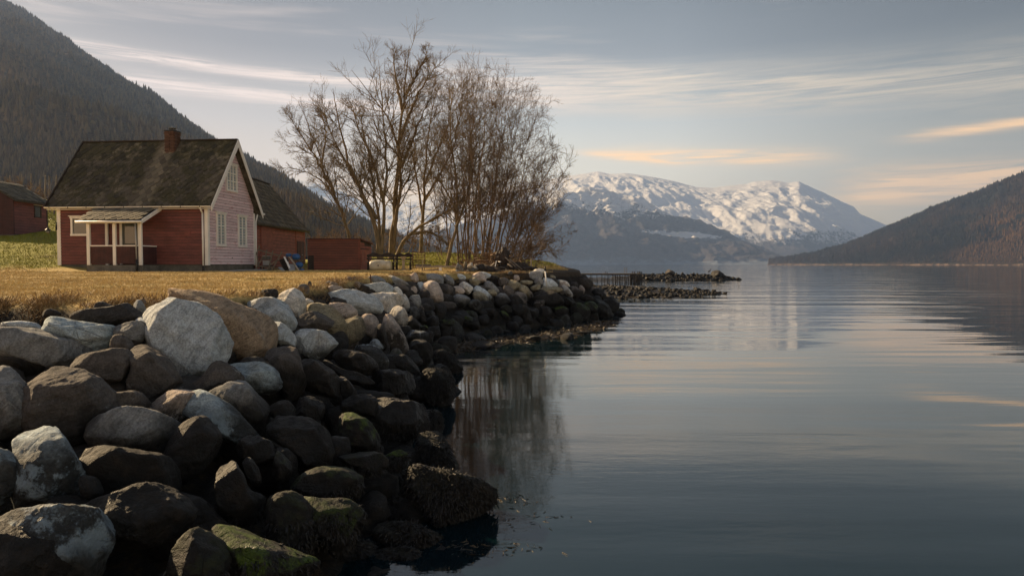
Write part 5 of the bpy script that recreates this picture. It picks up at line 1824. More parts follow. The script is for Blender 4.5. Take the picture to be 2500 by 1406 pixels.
# ------------------------------------------------------------------ barn behind the house
barn = thing('barn', 'long faded red barn with a dark slate roof behind the house', 'barn', (0, 0, 0))
BX, BY0, BY1, BG = -13.55, 36.0, 44.6, 2.22
RX, RZ = -15.95, 7.82
BE = 5.05
MB().prism([(BX - 0.02, BG - .5), (BX - 0.02, BE), (RX, RZ - 0.12), (2 * RX - BX, BE), (2 * RX - BX, BG - .5)], BY1 - BY0 - 0.02, 'y', BY0 + 0.01).build('wall', M['wood_dark'], barn)
z = BG + 0.02
while z < BE - 0.05:
    lap_board(barn, M['barn_red'], 'y', BX, BY0, 42.75, BY0, 42.75, z, z + 0.185, out=0.028, sign=1)
    lap_board(barn, M['barn_red'], 'y', BX, 42.85, BY1, 42.85, BY1, z, z + 0.185, out=0.028, sign=1)
    z += 0.187
MB().box(BX, BX + 0.05, 42.75, 42.85, BG, BE).build('corner_board', M['barn_red'], barn)
MB().box(BX, BX + 0.05, BY1 - 0.1, BY1 + 0.04, BG, BE).build('corner_board', M['barn_red'], barn)
bd = MB().box(BX + 0.032, BX + 0.07, 42.95, 44.45, BG, 4.05).build('door', M['dark_red'], barn)
MB().box(BX + 0.071, BX + 0.085, 43.68, 43.72, BG, 4.0).build('door_batten', M['rust_red'], bd)
MB().beam((BX + 0.1, 43.75, 3.2), (BX + 0.1, 43.95, 3.2), 0.03).build('handle', M['zinc'], bd)
bd = MB().box(BX + 0.032, BX + 0.065, 36.8, 38.6, BG + 0.1, 4.7).build('door', M['barn_red'], barn)
MB().box(BX + 0.066, BX + 0.08, 36.9, 38.5, 3.35, 3.45).build('door_batten', M['barn_red'], bd)
broof = link('roof', None, None, barn)
ov = 0.30
s1 = Vector((RX - (BX + ov), 0, RZ - (BE - 0.33))); s1l = s1.length; s1.normalize()
b = MB()
for sg in (1, -1):
    ex_ = RX + sg * (BX + ov - RX)
    b.poly([(ex_, BY0 - .3, BE - .33), (ex_, BY1 + .35, BE - .33), (RX, BY1 + .35, RZ), (RX, BY0 - .3, RZ),
            (ex_ - sg * 0.06, BY0 - .3, BE - .41), (ex_ - sg * 0.06, BY1 + .35, BE - .41), (RX, BY1 + .35, RZ - .10), (RX, BY0 - .3, RZ - .10)],
           [(0, 1, 2, 3), (7, 6, 5, 4), (0, 4, 5, 1), (1, 5, 6, 2), (2, 6, 7, 3), (3, 7, 4, 0)])
b.build('roof_deck', M['slate_barn'], broof)
tm3 = tile_meshes(0.30, 0.62, 0.02, M['slate_barn'], 4)
shingle_roof(broof, tm3, (BX + ov + 0.02, BY0 - .3, BE - .35), (0, 1, 0), s1, (-s1.z, 0, s1.x) if s1.x > 0 else (s1.z, 0, -s1.x), BY1 - BY0 + .65, s1l - .05, 0.28, 0.33, 260, M['slate_barn'])
MB().beam((RX, BY0 - .3, RZ + .05), (RX, BY1 + .35, RZ + .03), 0.2, 0.06).build('ridge_cap', M['wood_dark'], broof)

# ------------------------------------------------------------------ low red shed with a corrugated roof
s2 = thing('shed', 'low rust red shed with horizontal siding and a corrugated roof edge, right of the barn', 'shed', (0, 0, 0), group=None)
pa = at(751, 660, 34.6); pb = at(878, 660, 34.6)
SX0, SX1, SY0, SY1 = pa[0], pb[0], 34.6, 37.6
SG = 2.2; SH0 = 1.62 + 2.26; SH1 = 3.70
MB().box(SX0, SX1, SY0 + 0.03, SY0 + 0.05, SG, SH0 - 0.02).prism([(SY0 + .06, SG), (SY1, SG), (SY1, SH1 - .02), (SY0 + .06, SH0 - .02)], SX1 - SX0 - .04, 'x', SX0 + .02).build('wall', M['wood_dark'], s2)
z = SG + 0.05
while z < SH0 - 0.05:
    lap_board(s2, M['rust_red'], 'x', SY0 + 0.03, SX0, SX1 - 0.06, SX0, SX1 - 0.06, z, min(z + 0.122, SH0 - 0.03), out=0.02)
    z += 0.125
MB().box(SX1 - 0.06, SX1 + 0.045, SY0 - 0.01, SY0 + 0.04, SG, SH0 - 0.03).build('corner_board', M['rust_red'], s2)
z = SG + 0.05
while z < SH0 - 0.2:
    lap_board(s2, M['barn_red'], 'y', SX1 - 0.02, SY0 + 0.06, SY1 if z < SH1 - 0.2 else SY0 + 1.2, SY0 + 0.06, SY1 if z < SH1 - 0.2 else SY0 + 1.2, z, z + 0.16, out=0.025, sign=1)  # lighter red than the front: light on this side painted in
    z += 0.163
d2 = MB().box(SX1 + 0.006, SX1 + 0.035, SY0 + 0.25, SY0 + 1.05, SG, 3.35).build('door', M['barn_red'], s2)
MB().box(SX1 + 0.006, SX1 + 0.035, SY0 + 1.12, SY0 + 2.0, SG, 3.35).build('door', M['barn_red'], s2)
MB().box(SX1 + 0.005, SX1 + 0.05, SY0 + 0.15, SY0 + 2.1, 3.36, 3.42).build('door_lintel', M['dark_red'], s2)
MB().box(SX0 + 0.05, SX0 + 0.32, SY0 - 0.02, SY0 + 0.008, SG, SG + 0.85).build('hatch', M['wood_dark'], s2)
nx = 150
u = np.linspace(SX0 - 0.06, SX1 + 0.12, nx)
wv = 0.022 * np.sin(u * 2 * math.pi / 0.105)
V = []
for yy, zz in ((SY0 - 0.10, SH0), (SY1 + 0.1, SH1)):
    for dz in (0.0, 0.012):
        V += [(a, yy, zz + b_ + dz) for a, b_ in zip(u, wv)]
V = np.array(V)
Fq = []
for i in range(nx - 1):
    Fq += [(i, i + 1, 2 * nx + i + 1, 2 * nx + i), (nx + i, 3 * nx + i, 3 * nx + i + 1, nx + i + 1), (i, nx + i, nx + i + 1, i + 1), (2 * nx + i, 2 * nx + i + 1, 3 * nx + i + 1, 3 * nx + i)]
link('corrugated_roof', np_mesh('corrugated_roof', V, Fq), M['rust_red'], s2)

# ------------------------------------------------------------------ dark shed on the slope at the left edge
s3 = thing('shed', 'small dark red gabled shed on the grass slope at the left edge', 'shed', (-31.3, 43.0, 4.3), 0)
W3, D3, H3, R3 = 3.6, 3.1, 2.45, 3.62
MB().prism([(-W3, 0.18), (0, 0.18), (0, H3), (-W3 / 2, R3 - .1), (-W3, H3)], D3 - .02, 'y', 0.01).build('wall', M['dark_red'], s3)
MB().box(-W3 + .03, -.03, 0.02, D3 - .04, -0.9, 0.18).build('foundation', M['concrete'], s3)
z = 0.19
while z < H3 - 0.05:
    lap_board(s3, M['red'], 'y', 0.0, 0.06, D3 - .08, 0.06, D3 - .08, z, z + 0.17, sign=1, out=0.02)
    z += 0.172
x_ = -W3
while x_ < -0.02:
    hh = R3 - .1 - abs(x_ + 0.07 + W3 / 2) / (W3 / 2) * (R3 - H3)
    MB().box(x_, x_ + 0.13, -0.022, 0.0, 0.16, hh - .08).build('board', M['dark_red'], s3)  # darker red than the side boards: shade on the front painted in
    x_ += 0.139
MB().box(-0.02, 0.03, D3 - .08, D3 + .02, 0.1, H3).build('corner_board', M['wood_dark'], s3)
MB().box(-2.2, -1.3, -0.05, -0.024, 0.2, 2.0).build('door', M['wood_dark'], s3)
window(s3, 'y', 0.0, 1, 1.85, 2.5, 1.35, 2.15, 1, (), M['glass'], 0.05, 0.07)
for ch_ in s3.children:
    if ch_.name.startswith('window'):
        ch_.data.materials[0] = M['wood_dark']
r3 = link('roof', None, None, s3)
b = MB()
for sg in (1, -1):
    xr = -W3 / 2; xe = xr + sg * (W3 / 2 + .32); ze = H3 - .14
    b.poly([(xe, -.25, ze), (xe, D3 + .3, ze), (xr, D3 + .3, R3), (xr, -.25, R3), (xe, -.25, ze - .09), (xe, D3 + .3, ze - .09), (xr, D3 + .3, R3 - .09), (xr, -.25, R3 - .09)],
           [(0, 1, 2, 3), (7, 6, 5, 4), (0, 4, 5, 1), (1, 5, 6, 2), (2, 6, 7, 3), (3, 7, 4, 0)])
b.build('roof_deck', M['slate_barn'], r3)
tm4 = tile_meshes(0.34, 0.42, 0.02, M['slate_barn'], 3)
s4 = Vector((-(W3 / 2 + .32), 0, R3 - H3 + .14)); s4l = s4.length; s4.normalize()
shingle_roof(r3, tm4, (.34, -.25, H3 - .14), (0, 1, 0), s4, (s4.z, 0, -s4.x), D3 + .5, s4l - .05, 0.33, 0.27, 200, M['slate_barn'])

# ------------------------------------------------------------------ clutter by the house
JG = 2.25


def J(px, py, Y):
    return tuple(at(px, py, Y))


def bar_px(mb, a, b_, Y, w, Y2=None, h=None):
    mb.beam(J(a[0], a[1], Y), J(b_[0], b_[1], Y2 or Y), w, h)


def jz(x, y, sx=7.8125, ox=600, oy=590):
    return ox + x / sx, oy + y / sx


tr = thing('trestle', 'weathered wooden trestle frame with crossed legs beside the white downpipe', 'trestle', (0, 0, 0))
b = MB()
for p, q in (((265, 75), (200, 250)), ((205, 200), (240, 450)), ((330, 280), (205, 510))):
    bar_px(b, jz(*p), jz(*q), 33.2, 0.045)
b.build('leg', M['wood_grey'], tr)
b = MB()
for p, q in (((220, 150), (660, 275)), ((240, 465), (540, 495))):
    bar_px(b, jz(*p), jz(*q), 33.2, 0.06)
b.build('rail', M['wood_grey'], tr)
for p, q in (((520, 175), (420, 590)), ((690, 190), (475, 590)), ((400, 150), (380, 300)), ((470, 440), (640, 330))):
    b = MB(); bar_px(b, jz(*p), jz(*q), 33.25, 0.05); b.build('leg', M['wood_grey'], tr)
b = MB(); bar_px(b, jz(475, 520), jz(640, 520), 33.3, 0.05); b.build('rail', M['wood_grey'], tr)
for (x0, y0, x1, y1, lab) in ((322, 268, 430, 345, 'grey plastic crate on top of the other one behind the trestle'), (322, 358, 440, 450, 'pale grey crate under the other one behind the trestle')):
    p0 = J(*jz(x0, y1), 33.8); p1 = J(*jz(x1, y0), 33.8)
    cr_ = thing('crate', lab, 'crate', (p0[0], 33.8, p0[2]), group='crates behind the trestle')
    w_, h_ = p1[0] - p0[0], p1[2] - p0[2]
    MB().box(0, w_, 0, 0.3, 0, h_).build('crate_body', M['concrete'] if y0 < 300 else M['zinc'], cr_, bevel=0.01)
    MB().box(-0.015, w_ + 0.015, -0.015, 0.315, h_ - 0.03, h_ + 0.0).build('crate_rim', M['zinc'], cr_)
tb = thing('crate', 'dark timber stand carrying the two grey crates behind the trestle', 'stand', (*J(*jz(300, 560), 33.75)[:2], JG))
zz0 = J(*jz(322, 452), 33.8)[2] - JG
MB().box(-0.1, 0.5, -0.05, 0.45, zz0 - 0.05, zz0 - 0.003).build('shelf', M['wood_dark'], tb)
for xx in (-0.06, 0.42):
    for yy in (0.0, 0.38):
        MB().box(xx, xx + 0.05, yy, yy + 0.05, -0.05, zz0 - 0.05).build('leg', M['wood_dark'], tb)
pl = thing('pallet', 'old dark slatted pallet leaning beside the blue floats', 'pallet', (0, 0, 0))
for k in range(6):
    b = MB()
    bar_px(b, jz(650 + 26 * k, 345 - 8 * k), jz(760 + 22 * k, 590 - 6 * k), 33.3, 0.045, 33.0)
    b.build('slat', M['wood_dark'], pl)
b = MB(); bar_px(b, jz(640, 360), jz(860, 330), 33.35, 0.05); b.build('batten', M['wood_grey'], pl)
for nm, lab, p, q, w_, mt in (('plank', 'long pale plank leaning beside the blue floats', (830, 285), (1030, 575), 0.11, 'wood_pale'),
                              ('plank', 'white painted board leaning left of the long pale plank', (735, 290), (835, 500), 0.09, 'white'),
                              ('plank', 'short grey board lying on top of the leaning boards', (675, 232), (890, 222), 0.06, 'wood_grey'),
                              ('metal_sheet', 'grey metal sheet standing at the foot of the leaning boards', (885, 430), (880, 580), 0.28, 'zinc'),
                              ('metal_sheet', 'bluish folded sheet on the ground under the trestle', (650, 490), (740, 585), 0.18, 'zinc'),
                              ('plank', 'narrow white board standing on end by the metal sheet', (800, 380), (845, 585), 0.05, 'white')):
    a0 = Vector(J(*jz(*p), 33.0)); a1 = Vector(J(*jz(*q), 32.7))
    tag(MB().beam(a0, a1, w_, 0.02).build(nm, M[mt]), lab, 'board' if nm == 'plank' else 'metal sheet')
for (x0, y0, r, lab) in ((960, 290, 0.145, 'round blue plastic float at the top right of the stack'), (815, 258, 0.10, 'blue plastic float half hidden behind the boards'),
                         (1020, 445, 0.14, 'round blue plastic float in the middle of the stack'), (1065, 560, 0.12, 'lowest blue plastic float, on the grass')):
    c0 = J(*jz(x0, y0), 33.4)
    fl = thing('float', lab, 'float', c0, group='blue floats by the barn')
    MB().lathe((-r * 1.25, 0, 0), (1, 0, 0), [(0, r * .35), (r * .2, r * .75), (r * .55, r), (r * 1.9, r), (r * 2.3, r * .75), (r * 2.5, r * .3)], 16).build('float_body', M['blue'], fl, True)
    MB().lathe((r * 1.2, 0, 0), (1, 0, 0), [(0, r * .22), (0.04, r * .22)], 8).build('cap', M['blue'], fl)
rk = thing('rack', 'thin timber rack holding the blue floats against the barn', 'rack', (0, 0, 0))
b = MB()
bar_px(b, jz(900, 230), jz(1095, 590), 33.65, 0.04); bar_px(b, jz(870, 240), jz(1040, 590), 33.7, 0.04)
b.build('post', M['wood_grey'], rk)
b = MB()
for yy in (345, 505):
    c0 = J(*jz(880, yy), 33.55); c1 = J(*jz(1090, yy + 20), 33.55)
    b.beam(c0, c1, 0.03)
b.build('shelf', M['wood_grey'], rk)
# slab ramp at the foot of the gable
c0 = J(512, 664, 30.2); c1 = J(625, 658, 33.6)
tag(MB().beam(Vector((-12.75, 30.6, HG + 0.02)), Vector((-12.2, 33.8, HG + 0.07)), 0.75, 0.06).build('slab', M['zinc']), 'pale grey sheet lying along the foot of the gable wall', 'slab')

# barrel
c0 = at(928, 650, 33.0)
br = thing('barrel', 'white plastic barrel lying on its side in front of the dark benches', 'barrel', (c0[0] - 0.5, 33.0, gz(c0[0], 33.0) + 0.27), 0.06)
MB().lathe((0, 0, 0), (1, 0, 0), [(0, 0.15), (0.02, 0.20), (0.07, 0.235), (0.28, 0.272), (0.52, 0.275), (0.72, 0.262), (0.76, 0.245), (0.79, 0.262), (0.96, 0.235), (1.02, 0.19), (1.035, 0.1)], 28).build('barrel_body', M['plastic'], br, True)
MB().tube((0.44, -0.285, 0.0), (0.44, -0.25, 0.0), 0.035, n=12).build('bung', M['metal_dark'], br)


# benches with carved wavy backs
def bench(px0, px1, Y, lab, ph):
    x0 = at(px0, 650, Y)[0]; x1 = at(px1, 650, Y)[0]
    g_ = gz((x0 + x1) / 2, Y)
    t_ = thing('bench', lab, 'bench', (x0, Y, g_), 0, 'dark carved benches')
    L_ = x1 - x0
    top = [(L_ * k / 24, 0.82 + 0.045 * math.cos(k / 24 * 4 * math.pi + ph) + 0.02 * math.sin(k / 24 * math.pi)) for k in range(25)]
    MB().prism([(0, 0.66), (L_, 0.66)] + top[::-1], 0.035, 'y', 0.32).build('backrest', M['wood_dark'], t_)
    MB().box(0, L_, 0.31, 0.345, 0.53, 0.60).build('back_rail', M['wood_dark'], t_)
    for k in range(3):
        MB().box(0, L_, -0.02 + k * 0.115, 0.085 + k * 0.115, 0.40, 0.43).build('seat_slat', M['wood_grey'] if k == 0 else M['wood_dark'], t_)
    for xx in (0.08, L_ - 0.13):
        MB().box(xx, xx + 0.05, 0.29, 0.36, -0.05, 0.80).build('leg', M['wood_dark'], t_)
        MB().box(xx, xx + 0.05, 0.0, 0.06, -0.05, 0.40).build('leg', M['wood_dark'], t_)
        MB().box(xx - 0.005, xx + 0.055, -0.02, 0.36, 0.58, 0.62).build('armrest', M['wood_dark'], t_)


bench(892, 964, 33.9, 'dark bench with a carved wavy back behind the white barrel', math.pi)
bench(962, 1006, 34.3, 'second dark carved bench, between the first one and the rusty rack', math.pi)

ps_ = thing('pedestal', 'narrow pale pedestal with a wider top in front of the second bench', 'pedestal', (at(985, 655, 33.2)[0], 33.2, gz(at(985, 655, 33.2)[0], 33.2)), 0)
MB().box(-0.055, 0.055, -0.055, 0.055, -0.03, 0.50).build('shaft', M['wood_pale'], ps_, bevel=0.005)
MB().poly([(-.06, -.06, .5), (.06, -.06, .5), (.06, .06, .5), (-.06, .06, .5), (-.13, -.13, .68), (.13, -.13, .68), (.13, .13, .68), (-.13, .13, .68)], [(0, 3, 2, 1), (4, 5, 6, 7), (0, 1, 5, 4), (1, 2, 6, 5), (2, 3, 7, 6), (3, 0, 4, 7)]).build('capital', M['wood_pale'], ps_)

# rusty wire rack
x0 = at(1006, 650, 34.2)[0]; x1 = at(1036, 650, 34.2)[0]
rr = thing('wire_rack', 'rusty iron wire rack standing right of the benches', 'rack', (x0, 34.2, gz(x0, 34.2)), 0)
for k in range(9):
    xx = (x1 - x0) * k / 8
    MB().tube((xx, 0, 0.05), (xx + 0.02, 0.02, 0.95), 0.012, n=5).build('upright', M['rust'], rr)
for k in range(6):
    MB().tube((0, 0.01, 0.25 + 0.13 * k), (x1 - x0, 0.01, 0.25 + 0.13 * k), 0.014, n=5).build('crossbar', M['rust'], rr)
for xx in (0, x1 - x0):
    MB().tube((xx, 0, -0.05), (xx, 0.35, 0.85), 0.018, n=6).build('leg', M['rust'], rr)

for nm, lab, a_, b_, Y, w_, h_, mt, cat in (
        ('timber', 'long grey squared timber lying on stacked stones right of the benches', (1015, 652), (1112, 650), 32.5, 0.14, 0.075, 'wood_pale', 'timber'),
        ('timber', 'second grey timber lying just under the long one', (1028, 661), (1072, 658), 32.3, 0.12, 0.07, 'wood_pale', 'timber'),
        ('timber', 'dark weathered beam behind the small stone pile', (1116, 641), (1163, 641), 34.0, 0.12, 0.07, 'wood_dark', 'timber'),
        ('stone_block', 'low dressed stone block behind the grey timber', (1016, 648), (1052, 648), 33.6, 0.25, 0.13, 'concrete', 'stone'),
        ('stone_block', 'small stone slab at the foot of the leaning trunk', (1062, 649), (1080, 649), 34.4, 0.25, 0.08, 'concrete', 'stone'),
        ('block', 'upright white block standing under the end of the grey timber', (1075, 653), (1075, 665), 32.3, 0.14, 0.12, 'white', 'block')):
    tag(MB().beam(J(*a_, Y), J(*b_, Y), w_, h_).build(nm, M[mt]), lab, cat)
for nm, lab, a_, b_, Y, r, mt in (
        ('stake', 'thin grey stake standing in front of the grey timber', (1033, 634), (1030, 668), 32.0, 0.024, 'wood_grey'),
        ('rod', 'short rusty iron rod sticking up from a boulder', (904, 670), (906, 692), None, 0.02, 'rust'),
        ('stake', 'weathered wooden stake with a knot standing by the shore', (1297, 630), (1297, 664), 33.0, 0.035, 'wood_pale')):
    if Y is None:
        Y = hit_surface(905, 692)[1] - 0.1
    tag(MB().tube(J(*a_, Y), J(*b_, Y), r * .9, r, 8).build(nm, M[mt]), lab, 'stake' if nm == 'stake' else 'rod')
yp = hit_surface(1335, 703)[1]
pole = thing('pole', 'slim white metal pole standing among the boulders near the tip', 'pole', (0, 0, 0))
MB().tube(J(1331, 662, yp), J(1335.5, 703, yp), 0.03, 0.032, 10).build('pole_shaft', M['white'], pole, True)
MB().tube(J(1330.4, 651, yp), J(1331, 662, yp), 0.036, 0.036, 10).build('pole_tip', M['metal_dark'], pole, True)

# small pile of round stones
sp0 = at(1135, 668, 31.0)
cairn = thing('stone_pile', 'small pile of rounded pale stones on top of the wall', 'stone pile', (0, 0, 0))
for px, py, r, k in ((1119, 652, .17, 'mid'), (1130, 660, .13, 'grey'), (1116, 663, .13, 'grey'), (1123, 664, .1, 'pale'), (1129, 668, .12, 'grey'), (1137, 648, .15, 'olive'),
                     (1149, 648, .17, 'pale'), (1157, 656, .17, 'mid'), (1142, 664, .14, 'pale'), (1152, 664, .18, 'mid'), (1138, 658, .15, 'brown'), (1125, 655, .15, 'mid'), (1133, 672, .13, 'grey'), (1148, 657, .18, 'mid')):
    c0 = at(px, py, 30.6 + random.uniform(0, .3))
    stone(c0, r, k, cairn, name='stone')

# log
lg = thing('log', 'thick dark driftwood log lying right of the stone pile', 'log', (0, 0, 0))
b = MB()
pts = [J(1158, 653, 31.2), J(1180, 655, 31.3), J(1205, 660, 31.4), J(1236, 668, 31.5)]
rad = [0.16, 0.19, 0.16, 0.10]
for i in range(3):
    b.tube(pts[i], pts[i + 1], rad[i], rad[i + 1], 12)
b.build('log_trunk', M['wood_dark'], lg, True)
b = MB().tube(J(1190, 652, 31.4), J(1234, 656, 31.6), 0.07, 0.05, 8)
b.build('branch_stub', M['wood_dark'], lg, True)

# ------------------------------------------------------------------ bare trees
def grow_level(P, R, per, tmin, tmax, l0, l1, ang, up, K, rmin, rg, rk=0.55, wander=0.12, lscale=None, az_bias=None):
    N_, K0, _ = P.shape
    idx = np.repeat(np.arange(N_), per)
    n = len(idx)
    t = tmin + (tmax - tmin) * rg.random(n)
    f = t * (K0 - 1)
    k = np.minimum(f.astype(int), K0 - 2)
    fr = (f - k)[:, None]
    p0 = P[idx, k] * (1 - fr) + P[idx, k + 1] * fr
    r0 = R[idx, k] * (1 - fr[:, 0]) + R[idx, k + 1] * fr[:, 0]
    tan = P[idx, k + 1] - P[idx, k]
    tan /= np.linalg.norm(tan, axis=1)[:, None] + 1e-9
    q = rg.normal(size=(n, 3))
    q -= (q * tan).sum(1)[:, None] * tan
    q /= np.linalg.norm(q, axis=1)[:, None] + 1e-9
    a = np.radians(rg.uniform(ang[0], ang[1], n))[:, None]
    d = np.cos(a) * tan + np.sin(a) * q
    L = rg.uniform(l0, l1, n) * (1.15 - 0.62 * t)
    if lscale is not None:
        L = L * lscale[idx]
    out = np.empty((n, K, 3))
    out[:, 0] = p0
    for j in range(1, K):
        d = d + np.array([0, 0, up]) + rg.normal(0, wander, (n, 3))
        d /= np.linalg.norm(d, axis=1)[:, None]
        out[:, j] = out[:, j - 1] + d * (L / (K - 1))[:, None]
    rs = np.minimum(r0 * rk, 0.0085 * L + rmin)
    rad = rs[:, None] * (1 - 0.75 * np.linspace(0, 1, K))[None] + rmin * 0.3
    rad = np.maximum(rad, rmin * 0.8)
    return out, rad


def tubes(P, R, S):
    N_, K, _ = P.shape
    d = P[:, -1] - P[:, 0]
    d /= np.linalg.norm(d, axis=1)[:, None] + 1e-9
    ref = np.where(np.abs(d[:, 2:3]) > 0.9, np.array([[1., 0, 0]]), np.array([[0, 0, 1.]]))
    a = np.cross(d, ref); a /= np.linalg.norm(a, axis=1)[:, None] + 1e-9
    b = np.cross(d, a)
    an = np.arange(S) * 2 * math.pi / S
    off = np.cos(an)[None, None, :, None] * a[:, None, None] + np.sin(an)[None, None, :, None] * b[:, None, None]
    V = (P[:, :, None] + off * R[:, :, None, None]).reshape(-1, 3)
    base = (np.arange(N_) * K * S)[:, None, None] + (np.arange(K - 1) * S)[None, :, None]
    i = np.arange(S)[None, None]
    j = (np.arange(S) + 1)[None, None] % S
    F = np.stack([base + i, base + j, base + S + j, base + S + i], -1).reshape(-1, 4)
    return V, F


def resample(pts, K, jit, rg):
    pts = np.array(pts, float)
    L = np.r_[0, np.cumsum(np.linalg.norm(np.diff(pts, axis=0), axis=1))]
    t = np.linspace(0, L[-1], K)
    # smooth by two passes of Chaikin-like averaging
    Q = np.stack([np.interp(t, L, pts[:, i]) for i in range(3)], -1)
    for _ in range(3):
        Q[1:-1] = 0.25 * Q[:-2] + 0.5 * Q[1:-1] + 0.25 * Q[2:]
    w = np.sin(np.linspace(0, 1, K) * math.pi)[:, None]
    Q += rg.normal(0, jit, Q.shape) * w
    return Q


def tree(name, label, stems, r_base, seed, mat, dens=1.0, rmin=0.0062, group=None, lim=(1.6, 3.6), up=0.08, cat='tree', levels=3, ang=(26, 62), twig=1.0):
    """stems: list of 3d polylines. trunk = stems, crown = all branches and twigs"""
    rg = np.random.default_rng(seed)
    root = thing(name, label, cat, tuple(stems[0][0]), 0, group)
    inv = -np.array(stems[0][0])
    K = 16
    S = np.stack([resample(s, K, 0.05, rg) for s in stems])
    lens = np.array([np.linalg.norm(np.diff(s, axis=0), axis=1).sum() for s in S])
    rb = np.array([r_base * (0.55 + 0.45 * l / lens.max()) for l in lens])
    if len(stems) > 1:
        rb[1:] *= 0.75
    R = rb[:, None] * (1 - np.linspace(0, 1, K)[None] ** 0.85 * 0.93)
    V, F = tubes(S, np.maximum(R, rmin), 9)
    link('trunk', np_mesh('trunk', V + inv, F, True), mat, root)
    ls = lens / 10.0
    a1, r1 = grow_level(S, R, int(18 * dens), 0.22, 0.98, lim[0], lim[1], ang, up * 0.9, 7, rmin * 1.3, rg, 0.6, 0.09, ls)
    l1_ = np.linalg.norm(a1[:, -1] - a1[:, 0], axis=1)
    a2, r2 = grow_level(a1, r1, 7, 0.10, 0.92, 0.34, 0.78, (26, 58), up * 0.6, 5, rmin, rg, 0.65, 0.11, l1_)
    l2_ = np.linalg.norm(a2[:, -1] - a2[:, 0], axis=1)
    out = [tubes(a1, r1, 5), tubes(a2, r2, 3)]
    if levels > 2:
        a3, r3 = grow_level(a2, r2, 4, 0.10, 0.92, 0.36, 0.80, (24, 58), up * 0.6, 3, rmin * 0.8, rg, 0.8, 0.12, l2_)
        out.append(tubes(a3, r3, 3))
    # short twigs straight on the stems' upper ends
    a4, r4 = grow_level(S, R, 9, 0.45, 1.0, 0.5, 1.3, (20, 45), up, 4, rmin, rg, 0.6, 0.1)
    out.append(tubes(a4, r4, 3))
    Vs, Fs, o_ = [], [], 0
    for V, F in out:
        Vs.append(V); Fs.append(F + o_); o_ += len(V)
    link('crown', np_mesh('crown', np.concatenate(Vs) + inv, np.concatenate(Fs), False), mat, root)
    return root


def E_(pts, Y, base_drop=True, spread=0.0):
    out = []
    n = len(pts)
    for k, (x, y) in enumerate(pts):
        out.append(at(660 + x / 2.424, 60 + y / 2.424, Y + spread * k / max(1, n - 1)))
    p = out[0].copy()
    g0 = gz(p[0], p[1]) - 0.15
    if p[2] > g0:
        out.insert(0, np.array([p[0], p[1], g0]))
    return out


tree('bare_tree', 'slender bare tree leaning left above the low shed', [
    E_([(480, 1275), (430, 1130), (390, 1020), (330, 900), (290, 790), (245, 680), (225, 560), (165, 460)], 43, spread=-1),
    E_([(430, 1130), (330, 940), (250, 885), (150, 850), (50, 850)], 43, spread=-2)[1:],
    E_([(380, 1000), (300, 800), (200, 740), (80, 690)], 43, spread=1.5)[1:],
    E_([(300, 830), (330, 700), (320, 560), (260, 450)], 43, spread=1.5)[1:],
    E_([(350, 940), (230, 720), (140, 600), (110, 490)], 43, spread=-1)[1:],
], 0.125, 1, M['bark'], 1.25)
tree('bare_tree', 'bare tree with several steep trunks just right of the low shed', [
    E_([(650, 1340), (620, 1150), (560, 1050), (490, 880), (430, 720), (400, 560), (370, 380)], 42, spread=-1),
    E_([(650, 1340), (640, 1100), (600, 880), (570, 700), (540, 560), (490, 470)], 42, spread=1.5),
    E_([(655, 1340), (670, 1050), (690, 800), (680, 650), (655, 420), (640, 210)], 42, spread=0),
    E_([(630, 1150), (520, 960), (440, 800), (350, 640), (300, 440)], 42, spread=2)[1:],
    E_([(670, 1050), (610, 800), (520, 620), (480, 480), (450, 400)], 42, spread=-2)[1:],
], 0.19, 2, M['bark'], 1.25)
tree('bare_tree', 'tallest bare tree, thick trunks rising highest into the sky', [
    E_([(715, 1350), (735, 1100), (750, 900), (755, 700), (790, 500), (805, 320), (822, 130)], 44, spread=0),
    E_([(720, 1350), (770, 1000), (775, 800), (735, 600), (610, 430), (480, 270)], 44, spread=-1.5),
    E_([(760, 700), (850, 450), (960, 270), (1040, 195)], 44, spread=1.5)[1:],
    E_([(770, 850), (840, 700), (880, 560), (970, 400)], 44, spread=-1)[1:],
    E_([(780, 500), (740, 300), (735, 220), (725, 140)], 44, spread=1)[1:],
    E_([(800, 420), (860, 300), (915, 200), (940, 130)], 44, spread=-1)[1:],
    E_([(740, 1340), (850, 1200), (980, 1150), (1100, 1070), (1250, 960)], 43, spread=-3),
    E_([(850, 1235), (930, 1225), (1000, 1250), (1060, 1320)], 43, spread=-1)[1:],
], 0.23, 3, M['bark'], 1.4)
tree('bare_tree', 'bare tree right of the tallest one with a straight dark trunk', [
    E_([(890, 1320), (905, 1100), (910, 900), (930, 700), (950, 500), (1000, 340)], 48, spread=0),
    E_([(905, 1150), (860, 900), (850, 650), (880, 450)], 48, spread=2)[1:],
    E_([(910, 950), (990, 750), (1060, 550), (1060, 320)], 48, spread=-1)[1:],
    E_([(905, 1050), (1000, 900), (1080, 750), (1130, 500), (1150, 320)], 48, spread=-1)[1:],
], 0.15, 4, M['bark'], 1.2)
tree('bare_tree', 'bare tree with a bent pale trunk beside the grey timbers', [
    E_([(1040, 1400), (1090, 1240), (1130, 1100), (1080, 800), (1060, 550), (1100, 280)], 40, spread=1),
    E_([(1100, 1200), (1180, 1000), (1190, 750), (1200, 500), (1240, 290)], 40, spread=2)[1:],
    E_([(1120, 1120), (1010, 950), (960, 760), (1000, 600)], 40, spread=2)[1:],
], 0.12, 5, M['bark'], 1.2)
